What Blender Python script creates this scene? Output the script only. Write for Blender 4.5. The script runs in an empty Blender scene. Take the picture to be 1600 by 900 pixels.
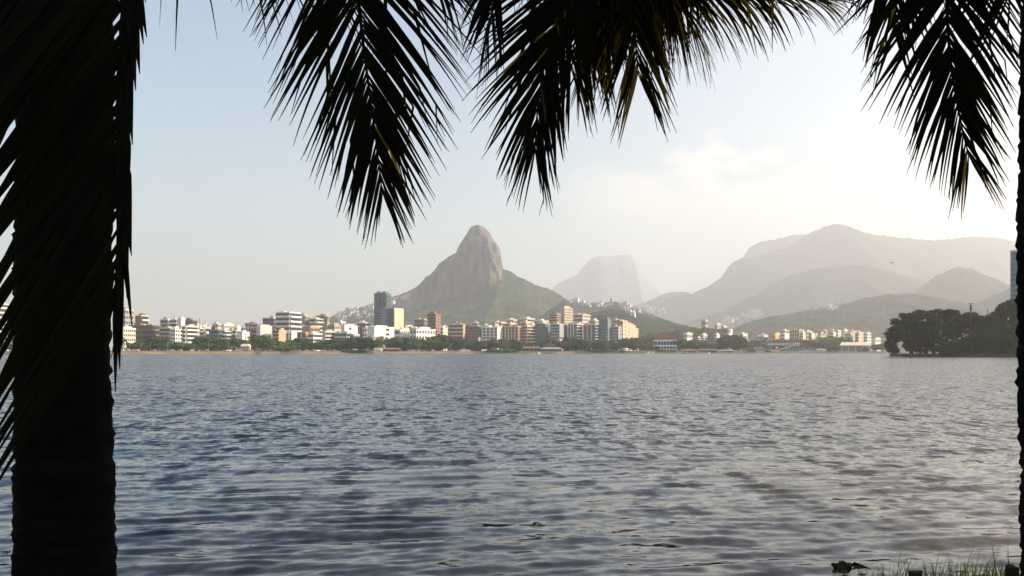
import bpy, math, random
import numpy as np
from mathutils import Vector, Matrix, noise as mnoise

R = math.radians
rng = random.Random(7)
NR = np.random.default_rng(11)
scene = bpy.context.scene
col = scene.collection

# ------------------------------------------------------------------ camera
F, CX, HY, CAMZ = 1500.0, 800.0, 549.5, 2.2      # focal length and horizon row of the 1600x900 photograph
cam_d = bpy.data.cameras.new('camera'); cam = bpy.data.objects.new('camera', cam_d); col.objects.link(cam)
cam.location = (0, 0, CAMZ); cam.rotation_euler = (R(90), 0, 0)
cam_d.sensor_width = 36; cam_d.lens = 36 * F / 1600; cam_d.shift_y = (HY - 450) / 1600
cam_d.clip_start = 0.1; cam_d.clip_end = 60000
cam_d.dof.use_dof = False
scene.camera = cam

# ------------------------------------------------------------------ light
SUN_AZ, SUN_EL = 88.0, 24.0                       # clockwise from +Y, above the horizon
world = bpy.data.worlds.new('World'); scene.world = world; world.use_nodes = True
nt = world.node_tree; nt.nodes.clear()
def WN(t, **k):
    n = nt.nodes.new(t)
    for a, b in k.items(): setattr(n, a, b)
    return n
sky = WN('ShaderNodeTexSky', sky_type='NISHITA', sun_disc=False, sun_elevation=R(SUN_EL), sun_rotation=R(SUN_AZ),
         altitude=0, air_density=1.25, dust_density=.35, ozone_density=1.7)
bg = WN('ShaderNodeBackground'); bg.inputs['Strength'].default_value = 0.10
out = WN('ShaderNodeOutputWorld')
# soft cumulus bank low over the hills: noise on the sky direction, kept to one region of the sky
tc = WN('ShaderNodeTexCoord')
def wmath(op, a, b=None, c=None, clamp=False):
    n = WN('ShaderNodeMath', operation=op, use_clamp=clamp)
    for i, v in enumerate((a, b, c)):
        if v is None: continue
        if isinstance(v, (int, float)): n.inputs[i].default_value = v
        else: nt.links.new(v, n.inputs[i])
    return n.outputs[0]
sep = WN('ShaderNodeSeparateXYZ'); nt.links.new(tc.outputs['Generated'], sep.inputs[0])
def wnoise(scale, detail, rough, sc=(1, 1, 1)):
    mp = WN('ShaderNodeMapping'); mp.inputs['Scale'].default_value = sc
    nt.links.new(tc.outputs['Generated'], mp.inputs[0])
    n = WN('ShaderNodeTexNoise'); n.inputs['Scale'].default_value = scale
    n.inputs['Detail'].default_value = detail; n.inputs['Roughness'].default_value = rough
    nt.links.new(mp.outputs[0], n.inputs['Vector']); return n.outputs['Fac']
n1 = wnoise(17, 6, .55, (1, 1, 1.9)); n2 = wnoise(5, 2, .5)
zz = sep.outputs['Z']; xx = sep.outputs['X']
topline = wmath('MULTIPLY_ADD', n2, .035, .192)                         # uneven height of the cloud tops
topline = wmath('SUBTRACT', topline, wmath('MULTIPLY', wmath('ABSOLUTE', wmath('SUBTRACT', xx, .24)), .10))
body = wmath('MULTIPLY_ADD', wmath('SUBTRACT', topline, zz), 15, 0.0)
body = wmath('MULTIPLY_ADD', wmath('SUBTRACT', n1, .5), 3.6, body)
cl = wmath('MULTIPLY', wmath('ADD', body, .15), 1.1, clamp=True)
fadelow = wmath('MULTIPLY', wmath('SUBTRACT', zz, .07), 12, clamp=True)
fx = wmath('SUBTRACT', 1.0, wmath('MULTIPLY', wmath('SUBTRACT', wmath('ABSOLUTE', wmath('SUBTRACT', xx, .22)), .10), 9, clamp=True))
mask = wmath('MULTIPLY', wmath('MULTIPLY', cl, fadelow), wmath('MULTIPLY', fx, .52))
mask = wmath('MULTIPLY', mask, wmath('MULTIPLY', wmath('GREATER_THAN', sep.outputs['Y'], 0), 1.0))
n3 = wnoise(2.2, 3, .5, (1, 1, 2.5))
hz = wmath('SQRT', wmath('MAXIMUM', wmath('SUBTRACT', 1.0, wmath('MULTIPLY', zz, zz)), .02))
veil = wmath('MULTIPLY', wmath('MULTIPLY_ADD', wmath('DIVIDE', xx, hz), 1.35, .10), wmath('MULTIPLY_ADD', n3, 1.0, .25), clamp=True)
veil = wmath('MULTIPLY', wmath('MULTIPLY', veil, .64), wmath('SUBTRACT', 1.0, wmath('MULTIPLY', zz, .55), clamp=True))
mask = wmath('MAXIMUM', mask, veil)
mixc = WN('ShaderNodeMix', data_type='RGBA'); 
nt.links.new(mask, mixc.inputs['Factor']); nt.links.new(sky.outputs[0], mixc.inputs['A'])
mixc.inputs['B'].default_value = (8.6, 7.5, 6.5, 1)
nt.links.new(mixc.outputs['Result'], bg.inputs['Color']); nt.links.new(bg.outputs[0], out.inputs['Surface'])

sun_d = bpy.data.lights.new('sun', 'SUN'); sun_d.energy = 5.0; sun_d.angle = R(0.5); sun_d.color = (1.0, .83, .62)
sun = bpy.data.objects.new('sun', sun_d); col.objects.link(sun)
SD = Vector((math.sin(R(SUN_AZ)) * math.cos(R(SUN_EL)), math.cos(R(SUN_AZ)) * math.cos(R(SUN_EL)), math.sin(R(SUN_EL))))
sun.rotation_euler = SD.to_track_quat('Z', 'Y').to_euler(); sun.location = (60, 30, 60)

HAZE_DENSITY, HAZE_COLOR, HAZE_G = 1.45e-4, (.945, .957, .985), .46

vs = scene.view_settings
vs.view_transform = 'Standard'; vs.look = 'None'; vs.gamma = 1; vs.use_curve_mapping = False
vs.exposure = 0.95
cy = scene.cycles
cy.use_denoising = True
try: cy.denoiser = 'OPENIMAGEDENOISE'
except Exception: pass
cy.max_bounces = 6; cy.diffuse_bounces = 2; cy.glossy_bounces = 2; cy.transmission_bounces = 2
cy.volume_bounces = 1; cy.transparent_max_bounces = 8; cy.caustics_reflective = False; cy.caustics_refractive = False
cy.sample_clamp_indirect = 4

# ------------------------------------------------------------------ helpers
def at(px, py, Y):
    return Vector(((px - CX) / F * Y, Y, CAMZ + (HY - py) / F * Y))

def tag(o, label=None, cat=None, group=None, kind=None):
    if label: o['label'] = label
    if cat: o['category'] = cat
    if group: o['group'] = group
    if kind: o['kind'] = kind
    return o

def link(name, me, parent=None, loc=None):
    o = bpy.data.objects.new(name, me); col.objects.link(o)
    if parent is not None: o.parent = parent
    if loc is not None: o.location = loc
    return o

def empty(name, loc=(0, 0, 0), rz=0):
    o = bpy.data.objects.new(name, None); col.objects.link(o)
    o.location = loc; o.rotation_euler = (0, 0, rz); o.empty_display_size = .5
    return o

def copy_tree(o, parent=None, **kw):
    c = o.copy(); col.objects.link(c)
    if parent is not None: c.parent = parent
    for ch in list(o.children): copy_tree(ch, c)
    return c

class MB:
    """collects shapes that become ONE mesh"""
    def __init__(s): s.v, s.f, s.m = [], [], []
    def add(s, vs, fs, mi=0):
        b = len(s.v); s.v += [tuple(p) for p in vs]
        s.f += [tuple(i + b for i in f) for f in fs]; s.m += [mi] * len(fs)
    def box(s, x0, x1, y0, y1, z0, z1, mi=0):
        s.add([(x0,y0,z0),(x1,y0,z0),(x1,y1,z0),(x0,y1,z0),(x0,y0,z1),(x1,y0,z1),(x1,y1,z1),(x0,y1,z1)],
              [(3,2,1,0),(4,5,6,7),(0,1,5,4),(1,2,6,5),(2,3,7,6),(3,0,4,7)], mi)
    def prism(s, pts, z0, z1, mi=0):
        n = len(pts)
        s.add([(x,y,z0) for x,y in pts] + [(x,y,z1) for x,y in pts],
              [tuple(range(n-1,-1,-1)), tuple(range(n,2*n))] + [(i,(i+1)%n,n+(i+1)%n,n+i) for i in range(n)], mi)
    def tube(s, pts, rad, seg=8, mi=0, cap=True):
        pts = [Vector(p) for p in pts]; n = len(pts)
        if isinstance(rad, (int, float)): rad = [rad] * n
        ref = Vector((0.31, 0.95, 0.05)); vs, fs = [], []
        for i, p in enumerate(pts):
            t = (pts[min(i+1,n-1)] - pts[max(i-1,0)]).normalized()
            r = ref if abs(t.dot(ref)) < .9 else Vector((1, 0, 0))
            a = t.cross(r).normalized(); b = t.cross(a)
            for k in range(seg):
                th = 2*math.pi*k/seg
                vs.append(p + (a*math.cos(th) + b*math.sin(th)) * rad[i])
        for i in range(n-1):
            for k in range(seg):
                fs.append((i*seg+k, i*seg+(k+1)%seg, (i+1)*seg+(k+1)%seg, (i+1)*seg+k))
        if cap: fs += [tuple(range(seg-1,-1,-1)), tuple((n-1)*seg+k for k in range(seg))]
        s.add(vs, fs, mi)
    def build(s, name, mat, parent=None, smooth=False, loc=None):
        me = bpy.data.meshes.new(name); me.from_pydata(s.v, [], s.f)
        mats = mat if isinstance(mat, (list, tuple)) else [mat]
        for m in mats: me.materials.append(m)
        if len(mats) > 1: me.polygons.foreach_set('material_index', s.m)
        if smooth: me.polygons.foreach_set('use_smooth', [True] * len(s.f))
        me.update()
        return link(name, me, parent, loc)

def np_mesh(name, V, Q, mats, mi=None, smooth=False, attrs=None):
    """big quad mesh from arrays"""
    V = np.asarray(V, np.float32); Q = np.asarray(Q, np.int32)
    me = bpy.data.meshes.new(name)
    me.vertices.add(len(V)); me.vertices.foreach_set('co', V.ravel())
    k = Q.shape[1]
    me.loops.add(Q.size); me.loops.foreach_set('vertex_index', Q.ravel())
    me.polygons.add(len(Q)); me.polygons.foreach_set('loop_start', np.arange(0, Q.size, k, dtype=np.int32))
    me.polygons.foreach_set('loop_total', np.full(len(Q), k, np.int32))
    for m in (mats if isinstance(mats, (list, tuple)) else [mats]): me.materials.append(m)
    if mi is not None: me.polygons.foreach_set('material_index', np.asarray(mi, np.int32))
    if smooth: me.polygons.foreach_set('use_smooth', np.ones(len(Q), bool))
    for an, av in (attrs or {}).items():
        a = me.attributes.new(an, 'FLOAT', 'POINT'); a.data.foreach_set('value', np.asarray(av, np.float32))
    me.update(calc_edges=True); me.validate()
    return me

def hash2(ix, iy, seed):
    h = (ix.astype(np.int64) * 374761393 + iy.astype(np.int64) * 668265263 + seed * 974634777) & 0x7fffffff
    h = ((h ^ (h >> 13)) * 1274126177) & 0x7fffffff
    h = (h ^ (h >> 16)) & 0xffffff
    return h / float(0xffffff)
def vnoise(x, y, seed=0):
    ix = np.floor(x); iy = np.floor(y); fx = x - ix; fy = y - iy
    fx = fx*fx*(3-2*fx); fy = fy*fy*(3-2*fy)
    a = hash2(ix, iy, seed); b = hash2(ix+1, iy, seed); c = hash2(ix, iy+1, seed); d = hash2(ix+1, iy+1, seed)
    return (a*(1-fx)+b*fx)*(1-fy) + (c*(1-fx)+d*fx)*fy
def fbm(x, y, seed=0, o=4):
    r = 0; a = .5
    for i in range(o):
        r = r + a*(vnoise(x, y, seed+i*17)-.5); x = x*2.03+7.1; y = y*2.03+3.7; a *= .5
    return r            # about -.5 .. .5
def canopy(x, y, size, seed):
    """tree crown bumps: distance to the nearest jittered cell point"""
    gx = x/size; gy = y/size; ix = np.floor(gx); iy = np.floor(gy); best = np.full(np.shape(gx), 9.0)
    for dx in (-1,0,1):
        for dy in (-1,0,1):
            cx_ = ix+dx; cy_ = iy+dy
            px_ = cx_ + hash2(cx_, cy_, seed); py_ = cy_ + hash2(cx_, cy_, seed+5)
            best = np.minimum(best, (gx-px_)**2 + (gy-py_)**2)
    return np.clip(1-best, 0, 1)
def grid_quads(nr, nc):
    i = np.arange(nr-1)[:,None]*nc + np.arange(nc-1)[None,:]
    return np.stack([i, i+1, i+nc+1, i+nc], -1).reshape(-1, 4)
def sstep(a, b, x):
    t = np.clip((x-a)/(b-a), 0, 1); return t*t*(3-2*t)

# ------------------------------------------------------------------ materials
MATS = {}
def mat(name, build):
    if name in MATS: return MATS[name]
    m = bpy.data.materials.new(name); m.use_nodes = True
    t = m.node_tree; t.nodes.clear()
    o = t.nodes.new('ShaderNodeOutputMaterial')
    class T: pass
    h = T(); h.t = t
    def N(kind, **kw):
        n = t.nodes.new(kind)
        for a, b in kw.items():
            if a.startswith('i_'): n.inputs[a[2:].replace('_', ' ')].default_value = b
            else: setattr(n, a, b)
        return n
    h.N = N; h.L = t.links.new; h.out = o
    def M(op, a, b=None, c=None, clamp=False):
        n = N('ShaderNodeMath', operation=op, use_clamp=clamp)
        for i, v in enumerate((a, b, c)):
            if v is None: continue
            if isinstance(v, (int, float)): n.inputs[i].default_value = v
            else: h.L(v, n.inputs[i])
        return n.outputs[0]
    h.M = M
    def noise(scale, detail=3, rough=.5, vec=None, sc=None):
        n = N('ShaderNodeTexNoise'); n.inputs['Scale'].default_value = scale
        n.inputs['Detail'].default_value = detail; n.inputs['Roughness'].default_value = rough
        if vec is None:
            g = N('ShaderNodeNewGeometry'); vec = g.outputs['Position']
        if sc:
            mp = N('ShaderNodeMapping'); mp.inputs['Scale'].default_value = sc; h.L(vec, mp.inputs[0]); vec = mp.outputs[0]
        h.L(vec, n.inputs['Vector']); return n
    h.noise = noise
    def mix(f, a, b, blend='MIX'):
        n = N('ShaderNodeMix', data_type='RGBA', blend_type=blend)
        for k, v in (('Factor', f), ('A', a), ('B', b)):
            if isinstance(v, (int, float)): n.inputs[k].default_value = v
            elif isinstance(v, tuple): n.inputs[k].default_value = (*v, 1) if len(v) == 3 else v
            else: h.L(v, n.inputs[k])
        return n.outputs['Result']
    h.mix = mix
    def ramp(fac, a, b):
        return M('MULTIPLY', M('SUBTRACT', fac, a), 1/(b-a), clamp=True)
    h.ramp = ramp
    build(h)
    MATS[name] = m
    return m

def paint(name, c, rough=.8, var=.12, scale=.5):
    """weathered wall paint: broad stains and streaks running down"""
    def b(h):
        n1 = h.noise(scale, 4); n2 = h.noise(scale*1.6, 3, .6, sc=(1, 1, .15))
        f = h.ramp(h.M('MULTIPLY', n1.outputs['Fac'], n2.outputs['Fac']), .12, .40)
        dark = tuple(v*(1-var*2.2)*q for v, q in zip(c, (1, .97, .93))); light = tuple(min(.9, v*(1+var*.5)) for v in c)
        p = h.N('ShaderNodeBsdfPrincipled', i_Roughness=rough)
        h.L(h.mix(f, dark, light), p.inputs['Base Color']); h.L(p.outputs[0], h.out.inputs[0])
    return mat(name, b)

def glass(name, c, rough=.12):
    def b(h):
        n = h.noise(.23, 2)
        p = h.N('ShaderNodeBsdfPrincipled', i_Roughness=rough)
        h.L(h.mix(h.ramp(n.outputs['Fac'], .35, .65), tuple(v*.7 for v in c), tuple(v*1.35 for v in c)), p.inputs['Base Color'])
        h.L(p.outputs[0], h.out.inputs[0])
    return mat(name, b)

WALL = dict(
 white=(.80,.78,.75), cream=(.72,.64,.52), beige=(.58,.49,.38), tan=(.50,.38,.26), brown=(.22,.15,.11), brick=(.29,.17,.13),
 grey=(.36,.36,.36), lgrey=(.55,.55,.54), slate=(.13,.17,.20), teal=(.15,.21,.22), orange=(.43,.27,.17), plum=(.20,.12,.12),
 sand=(.66,.55,.42), yellow=(.75,.52,.08), pink=(.60,.46,.40), green=(.16,.30,.20), dbrown=(.12,.09,.075), navy=(.05,.075,.11),
 redroof=(.36,.15,.10), dgrey=(.10,.10,.10), blue=(.06,.17,.30), rust=(.24,.14,.09))
def W(k): return paint('paint_' + k, WALL[k])
GL = glass('window_glass', (.035,.045,.055)); GLD = glass('dark_glass', (.02,.03,.035), .08); GLT = glass('teal_glass', (.05,.10,.11), .08)

def leaf_mat(name, c, trans=.25, var=.5, scale=.25, rough=.55, tcol=None, jitter=True, spec=.3):
    def b(h):
        oi = h.N('ShaderNodeObjectInfo')
        g = h.N('ShaderNodeNewGeometry')
        n = h.noise(scale, 3)
        f = h.M('ADD', h.M('MULTIPLY', n.outputs['Fac'], .75), h.M('MULTIPLY', g.outputs['Random Per Island'], .3))
        f = h.ramp(f, .25, .85)
        lo = tuple(v*(1-var) for v in c); hi = tuple(v*(1+var) for v in c)
        cc = h.mix(f, lo, hi)
        if jitter:
            hs = h.N('ShaderNodeHueSaturation')
            h.L(h.M('MULTIPLY_ADD', oi.outputs['Random'], .06, .465), hs.inputs['Hue'])
            h.L(h.M('MULTIPLY_ADD', oi.outputs['Random'], .7, .65), hs.inputs['Value'])
            h.L(cc, hs.inputs['Color']); cc = hs.outputs[0]
        p = h.N('ShaderNodeBsdfPrincipled', i_Roughness=rough); p.inputs['Specular IOR Level'].default_value = spec
        h.L(cc, p.inputs['Base Color'])
        tr = h.N('ShaderNodeBsdfTranslucent')
        if tcol: tr.inputs['Color'].default_value = (*tcol, 1)
        else: h.L(cc, tr.inputs['Color'])
        mx = h.N('ShaderNodeMixShader'); mx.inputs[0].default_value = trans
        h.L(p.outputs[0], mx.inputs[1]); h.L(tr.outputs[0], mx.inputs[2]); h.L(mx.outputs[0], h.out.inputs[0])
    return mat(name, b)

LEAF = leaf_mat('shore_leaf', (.090,.155,.026), spec=.08)
LEAF_OLIVE = leaf_mat('olive_leaf', (.135,.135,.030), spec=.08)
LEAF_DARK = leaf_mat('dark_leaf', (.036,.066,.018), trans=.12, var=.6, spec=.06)
PALM_FAR = leaf_mat('shore_palm_leaf', (.090,.115,.030), spec=.08)
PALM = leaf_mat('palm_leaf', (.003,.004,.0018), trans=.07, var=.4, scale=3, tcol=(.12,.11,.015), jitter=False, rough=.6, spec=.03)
PALM_DRY_BACKLIT = leaf_mat('dry_backlit_palm_leaf', (.04,.03,.008), trans=.45, var=.4, scale=3, tcol=(.50,.34,.035), jitter=False)  # yellow: dry leaflets, and sunlight through the middle fronds painted as leaf colour
def _bark(h, c1, c2, sc):
    n = h.noise(6, 5, .6, sc=sc)
    p = h.N('ShaderNodeBsdfPrincipled', i_Roughness=.9); p.inputs['Specular IOR Level'].default_value = .04
    h.L(h.mix(h.ramp(n.outputs['Fac'], .3, .7), c1, c2), p.inputs['Base Color'])
    bp = h.N('ShaderNodeBump', i_Strength=.6, i_Distance=.02); h.L(n.outputs['Fac'], bp.inputs['Height'])
    h.L(bp.outputs[0], p.inputs['Normal']); h.L(p.outputs[0], h.out.inputs[0])
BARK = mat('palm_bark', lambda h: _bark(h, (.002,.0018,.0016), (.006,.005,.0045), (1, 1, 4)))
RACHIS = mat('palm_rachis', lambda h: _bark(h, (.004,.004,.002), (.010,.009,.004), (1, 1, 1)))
WOOD = mat('tree_bark', lambda h: _bark(h, (.05,.04,.03), (.13,.11,.085), (1, 1, .3)))
DARKWOOD = mat('weathered_wood', lambda h: _bark(h, (.012,.010,.008), (.045,.036,.028), (1, 1, .3)))
def metal(name, c):
    def b(h):
        n = h.noise(4, 3); p = h.N('ShaderNodeBsdfPrincipled', i_Roughness=.5, i_Metallic=.3)
        h.L(h.mix(n.outputs['Fac'], tuple(v*.7 for v in c), tuple(v*1.2 for v in c)), p.inputs['Base Color']); h.L(p.outputs[0], h.out.inputs[0])
    return mat(name, b)
POLE = metal('pole_metal', (.25,.26,.26)); DPOLE = metal('dark_pole', (.06,.06,.06)); WPOLE = metal('white_pole', (.75,.75,.74))

def _soil(h, c1, c2, s):
    n = h.noise(s, 5, .6); p = h.N('ShaderNodeBsdfPrincipled', i_Roughness=.95)
    h.L(h.mix(h.ramp(n.outputs['Fac'], .3, .7), c1, c2), p.inputs['Base Color']); h.L(p.outputs[0], h.out.inputs[0])
# forested hill with bare granite where the mesh says rock
def _forest(h, rock, lo=(.012,.024,.009), hi=(.080,.100,.038)):
    g = h.N('ShaderNodeNewGeometry')
    n1 = h.noise(.012, 5, .6); n2 = h.noise(.085, 3, .6)
    f = h.ramp(h.M('ADD', h.M('MULTIPLY', n1.outputs['Fac'], .5), h.M('MULTIPLY', n2.outputs['Fac'], .5)), .41, .60)
    green = h.mix(f, lo, hi)
    c = green
    if rock:
        a = h.N('ShaderNodeAttribute', attribute_name='rock')
        st = h.noise(.014, 5, .62, sc=(1, .35, .55)); st2 = h.noise(.045, 4, .6, sc=(1, .4, .28))
        s = h.ramp(h.M('ADD', h.M('MULTIPLY', st.outputs['Fac'], .6), h.M('MULTIPLY', st2.outputs['Fac'], .4)), .42, .58)
        grey = h.mix(s, (.045,.043,.043), (.175,.165,.16))
        sp = h.N('ShaderNodeSeparateXYZ'); h.L(g.outputs['Position'], sp.inputs[0])
        pink = h.mix(s, (.058,.048,.043), (.205,.155,.13))
        big = h.noise(.006, 3, .5)
        hgt = h.ramp(h.M('ADD', sp.outputs['Z'], h.M('MULTIPLY', big.outputs['Fac'], 220)), 420, 560)
        rk = h.mix(hgt, pink, grey)
        rf = h.ramp(h.M('ADD', a.outputs['Fac'], h.M('MULTIPLY', h.M('SUBTRACT', n2.outputs['Fac'], .5), .9)), .38, .58)
        c = h.mix(rf, green, rk)
    p = h.N('ShaderNodeBsdfPrincipled', i_Roughness=.95); p.inputs['Specular IOR Level'].default_value = .1
    h.L(c, p.inputs['Base Color'])
    bp = h.N('ShaderNodeBump', i_Strength=.8, i_Distance=5.0); h.L(n2.outputs['Fac'], bp.inputs['Height'])
    h.L(bp.outputs[0], p.inputs['Normal']); h.L(p.outputs[0], h.out.inputs[0])
FOREST = mat('forest', lambda h: _forest(h, False, (.008,.016,.009), (.058,.070,.036)))
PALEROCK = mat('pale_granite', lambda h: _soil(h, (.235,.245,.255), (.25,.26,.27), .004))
FOREST_ROCK = mat('forest_and_granite', lambda h: _forest(h, True))

SAND = mat('sand', lambda h: _soil(h, (.17,.11,.06), (.33,.22,.125), .06))
VERGE = mat('verge', lambda h: _soil(h, (.05,.055,.025), (.14,.11,.05), .08))
CITYSOIL = mat('city_ground', lambda h: _soil(h, (.07,.075,.05), (.20,.18,.14), .02))
BANK = mat('bank_soil', lambda h: _soil(h, (.02,.022,.010), (.05,.045,.022), 2.5))
STONE = mat('quay_stone', lambda h: _soil(h, (.03,.03,.028), (.075,.07,.06), .5))
GRASS = leaf_mat('grass_blade', (.045,.075,.014), trans=.35, var=.7, scale=2.5, tcol=(.20,.25,.03), jitter=False)

# ------------------------------------------------------------------ water
def make_water():
    # rows get wider apart with distance; near the bank the waves are real geometry
    ys = [3.0]; 
    while ys[-1] < 260: ys.append(ys[-1] + max(.05, ys[-1]**2 / (960*CAMZ) * .9 if ys[-1] < 60 else ys[-1]*.028))
    while ys[-1] < 6000: ys.append(ys[-1]*1.12)
    ys = np.array(ys); nc = 1000
    u = np.linspace(-.80, .80, nc)
    X = u[None,:] * (ys[:,None] + 4); Yg = np.repeat(ys[:,None], nc, 1)
    dy = np.gradient(ys)[:,None]; dx = 1.6/nc*(ys[:,None]+4)
    Z = np.zeros_like(X); DX = np.zeros_like(X); DY = np.zeros_like(X); miss = np.zeros((len(ys), 1))
    K = 150; lam = np.exp(NR.uniform(np.log(.12), np.log(2.2), K))
    wgt = np.exp(-((np.log(lam)-np.log(.44))/.85)**2) + .30
    ang = R(-90) + R(10) + NR.normal(0, 1, K)*R(10)*(1+1.3*(lam < .4)); ph = NR.uniform(0, 6.283, K)
    slope = wgt / np.sqrt((wgt**2).sum()/2) * .135          # rms slope of the whole sea
    near = (ys < 240)
    gust = np.clip(.9 + 1.2*fbm(X/5.0, Yg/2.6, 3, 3), .25, 1.9)
    for k in range(K):
        kk = 6.283/lam[k]; cx_, sy_ = math.cos(ang[k]), math.sin(ang[k])
        spacing = np.maximum(dy*abs(sy_), dx*abs(cx_))
        lod = np.clip((lam[k]/spacing - 2.0)/2.0, 0, 1)
        miss += (slope[k]**2/2)*(1-lod**2)
        sel = lod[:,0] > 0
        if not sel.any(): continue
        p = kk*(X[sel]*cx_ + Yg[sel]*sy_) + ph[k]
        a = slope[k]/kk*lod[sel]*gust[sel]
        Z[sel] += a*np.cos(p); q = -.2*a*np.sin(p)
        DX[sel] += q*cx_; DY[sel] += q*sy_
    V = np.stack([X+DX, Yg+DY, Z], -1).reshape(-1, 3)
    chop = np.repeat(np.sqrt(miss), nc, 1).ravel()
    def b(h):
        g = h.N('ShaderNodeNewGeometry'); a = h.N('ShaderNodeAttribute', attribute_name='chop')
        acc = None
        # short-crested ripples and wave groups: (width, length along the wind, share of the slope)
        for sx_, sy2, wt in ((.30, .25, .55), (.70, 1.1, .72), (1.3, 4.0, .50), (2.2, 12, .26), (5, 45, .08)):
            n = h.noise(1.0, 2, .6, sc=(1/sx_, 1/sy2, 1)); n.noise_dimensions = '2D'
            v = h.N('ShaderNodeVectorMath', operation='SUBTRACT'); h.L(n.outputs['Color'], v.inputs[0]); v.inputs[1].default_value = (.5, .5, .5)
            v2 = h.N('ShaderNodeVectorMath', operation='SCALE'); h.L(v.outputs[0], v2.inputs[0]); v2.inputs['Scale'].default_value = wt*9.5
            if acc is None: acc = v2.outputs[0]
            else:
                ad = h.N('ShaderNodeVectorMath', operation='ADD'); h.L(acc, ad.inputs[0]); h.L(v2.outputs[0], ad.inputs[1]); acc = ad.outputs[0]
        patch = h.noise(.035, 3, .55, sc=(.35, 1, 1))
        st = h.M('MULTIPLY', h.M('ADD', a.outputs['Fac'], .026), h.M('MULTIPLY_ADD', patch.outputs['Fac'], .45, .78))
        sc = h.N('ShaderNodeVectorMath', operation='SCALE'); h.L(acc, sc.inputs[0]); h.L(st, sc.inputs['Scale'])
        fl = h.N('ShaderNodeVectorMath', operation='MULTIPLY'); h.L(sc.outputs[0], fl.inputs[0]); fl.inputs[1].default_value = (.6, 1, 0)
        fs = h.N('ShaderNodeSeparateXYZ'); h.L(fl.outputs[0], fs.inputs[0])
        lee = h.M('MULTIPLY', h.M('ABSOLUTE', fs.outputs['Y']), -1.15)
        far = h.ramp(a.outputs['Fac'], .03, .14)
        yy = h.M('ADD', h.M('MULTIPLY', fs.outputs['Y'], h.M('SUBTRACT', 1.0, far)), h.M('MULTIPLY', lee, far))
        fc = h.N('ShaderNodeCombineXYZ'); h.L(fs.outputs['X'], fc.inputs[0]); h.L(yy, fc.inputs[1])
        ad = h.N('ShaderNodeVectorMath', operation='ADD'); h.L(g.outputs['Normal'], ad.inputs[0]); h.L(fc.outputs[0], ad.inputs[1])
        nm = h.N('ShaderNodeVectorMath', operation='NORMALIZE'); h.L(ad.outputs[0], nm.inputs[0])
        # brown shallows along the bank, blue-green beyond with a warm reflected sheen painted rightward
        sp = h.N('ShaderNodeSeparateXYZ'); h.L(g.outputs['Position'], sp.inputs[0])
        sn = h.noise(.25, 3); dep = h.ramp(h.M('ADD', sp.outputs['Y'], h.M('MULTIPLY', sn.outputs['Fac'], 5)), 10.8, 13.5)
        warm_sheen = h.ramp(h.M('DIVIDE', h.M('ADD', h.M('ADD', sp.outputs['X'], 1.5), h.M('MULTIPLY', sn.outputs['Fac'], 2.0)), h.M('ADD', sp.outputs['Y'], 7.0)), -.12, .55)
        deep = h.mix(warm_sheen, (.002,.013,.027), (.066,.046,.020))
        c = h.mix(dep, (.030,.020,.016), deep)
        p = h.N('ShaderNodeBsdfPrincipled', i_Roughness=.04, i_IOR=1.333)
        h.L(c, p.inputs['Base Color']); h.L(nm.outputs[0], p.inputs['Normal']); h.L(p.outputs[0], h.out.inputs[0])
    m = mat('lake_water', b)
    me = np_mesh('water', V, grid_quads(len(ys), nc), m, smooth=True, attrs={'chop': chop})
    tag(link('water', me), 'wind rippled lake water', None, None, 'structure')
make_water()

# ------------------------------------------------------------------ near bank
def bank_edge(x):
    return 7.9 + .55*sstep(1.0, 3.2, x) + 9*sstep(8.5, 16, x) + 120*sstep(40, 140, x) + .25*fbm(x/1.3, x*0+2.2, 5, 3)
def make_bank():
    xs = np.concatenate([np.linspace(-160, -12, 40), np.linspace(-11.8, 12, 160), np.linspace(12.5, 220, 60)])
    ts = np.linspace(0, 1, 46)
    X = np.repeat(xs[None,:], len(ts), 0); e = bank_edge(xs)[None,:]
    Y = -60 + (e+1.6+60)*(ts[:,None]**.55)
    t = e + .2 - Y
    Z = .42*sstep(-.2, 2.6, t) + .3*sstep(3, 9, t) - .7*sstep(.4, -1.4, t) + .06*fbm(X*1.5, Y*1.5, 8, 3)
    me = np_mesh('ground', np.stack([X, Y, Z], -1).reshape(-1, 3), grid_quads(len(ts), len(xs)), BANK, smooth=True)
    tag(link('ground', me), 'dark grassy bank at the water edge', None, None, 'structure')
make_bank()
def ground_z(x, y):
    t = float(bank_edge(np.array([x]))[0]) + .2 - y
    s = lambda a, b, v: (lambda q: q*q*(3-2*q))(min(1, max(0, (v-a)/(b-a))))
    return .42*s(-.2, 2.6, t) + .3*s(3, 9, t)

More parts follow.
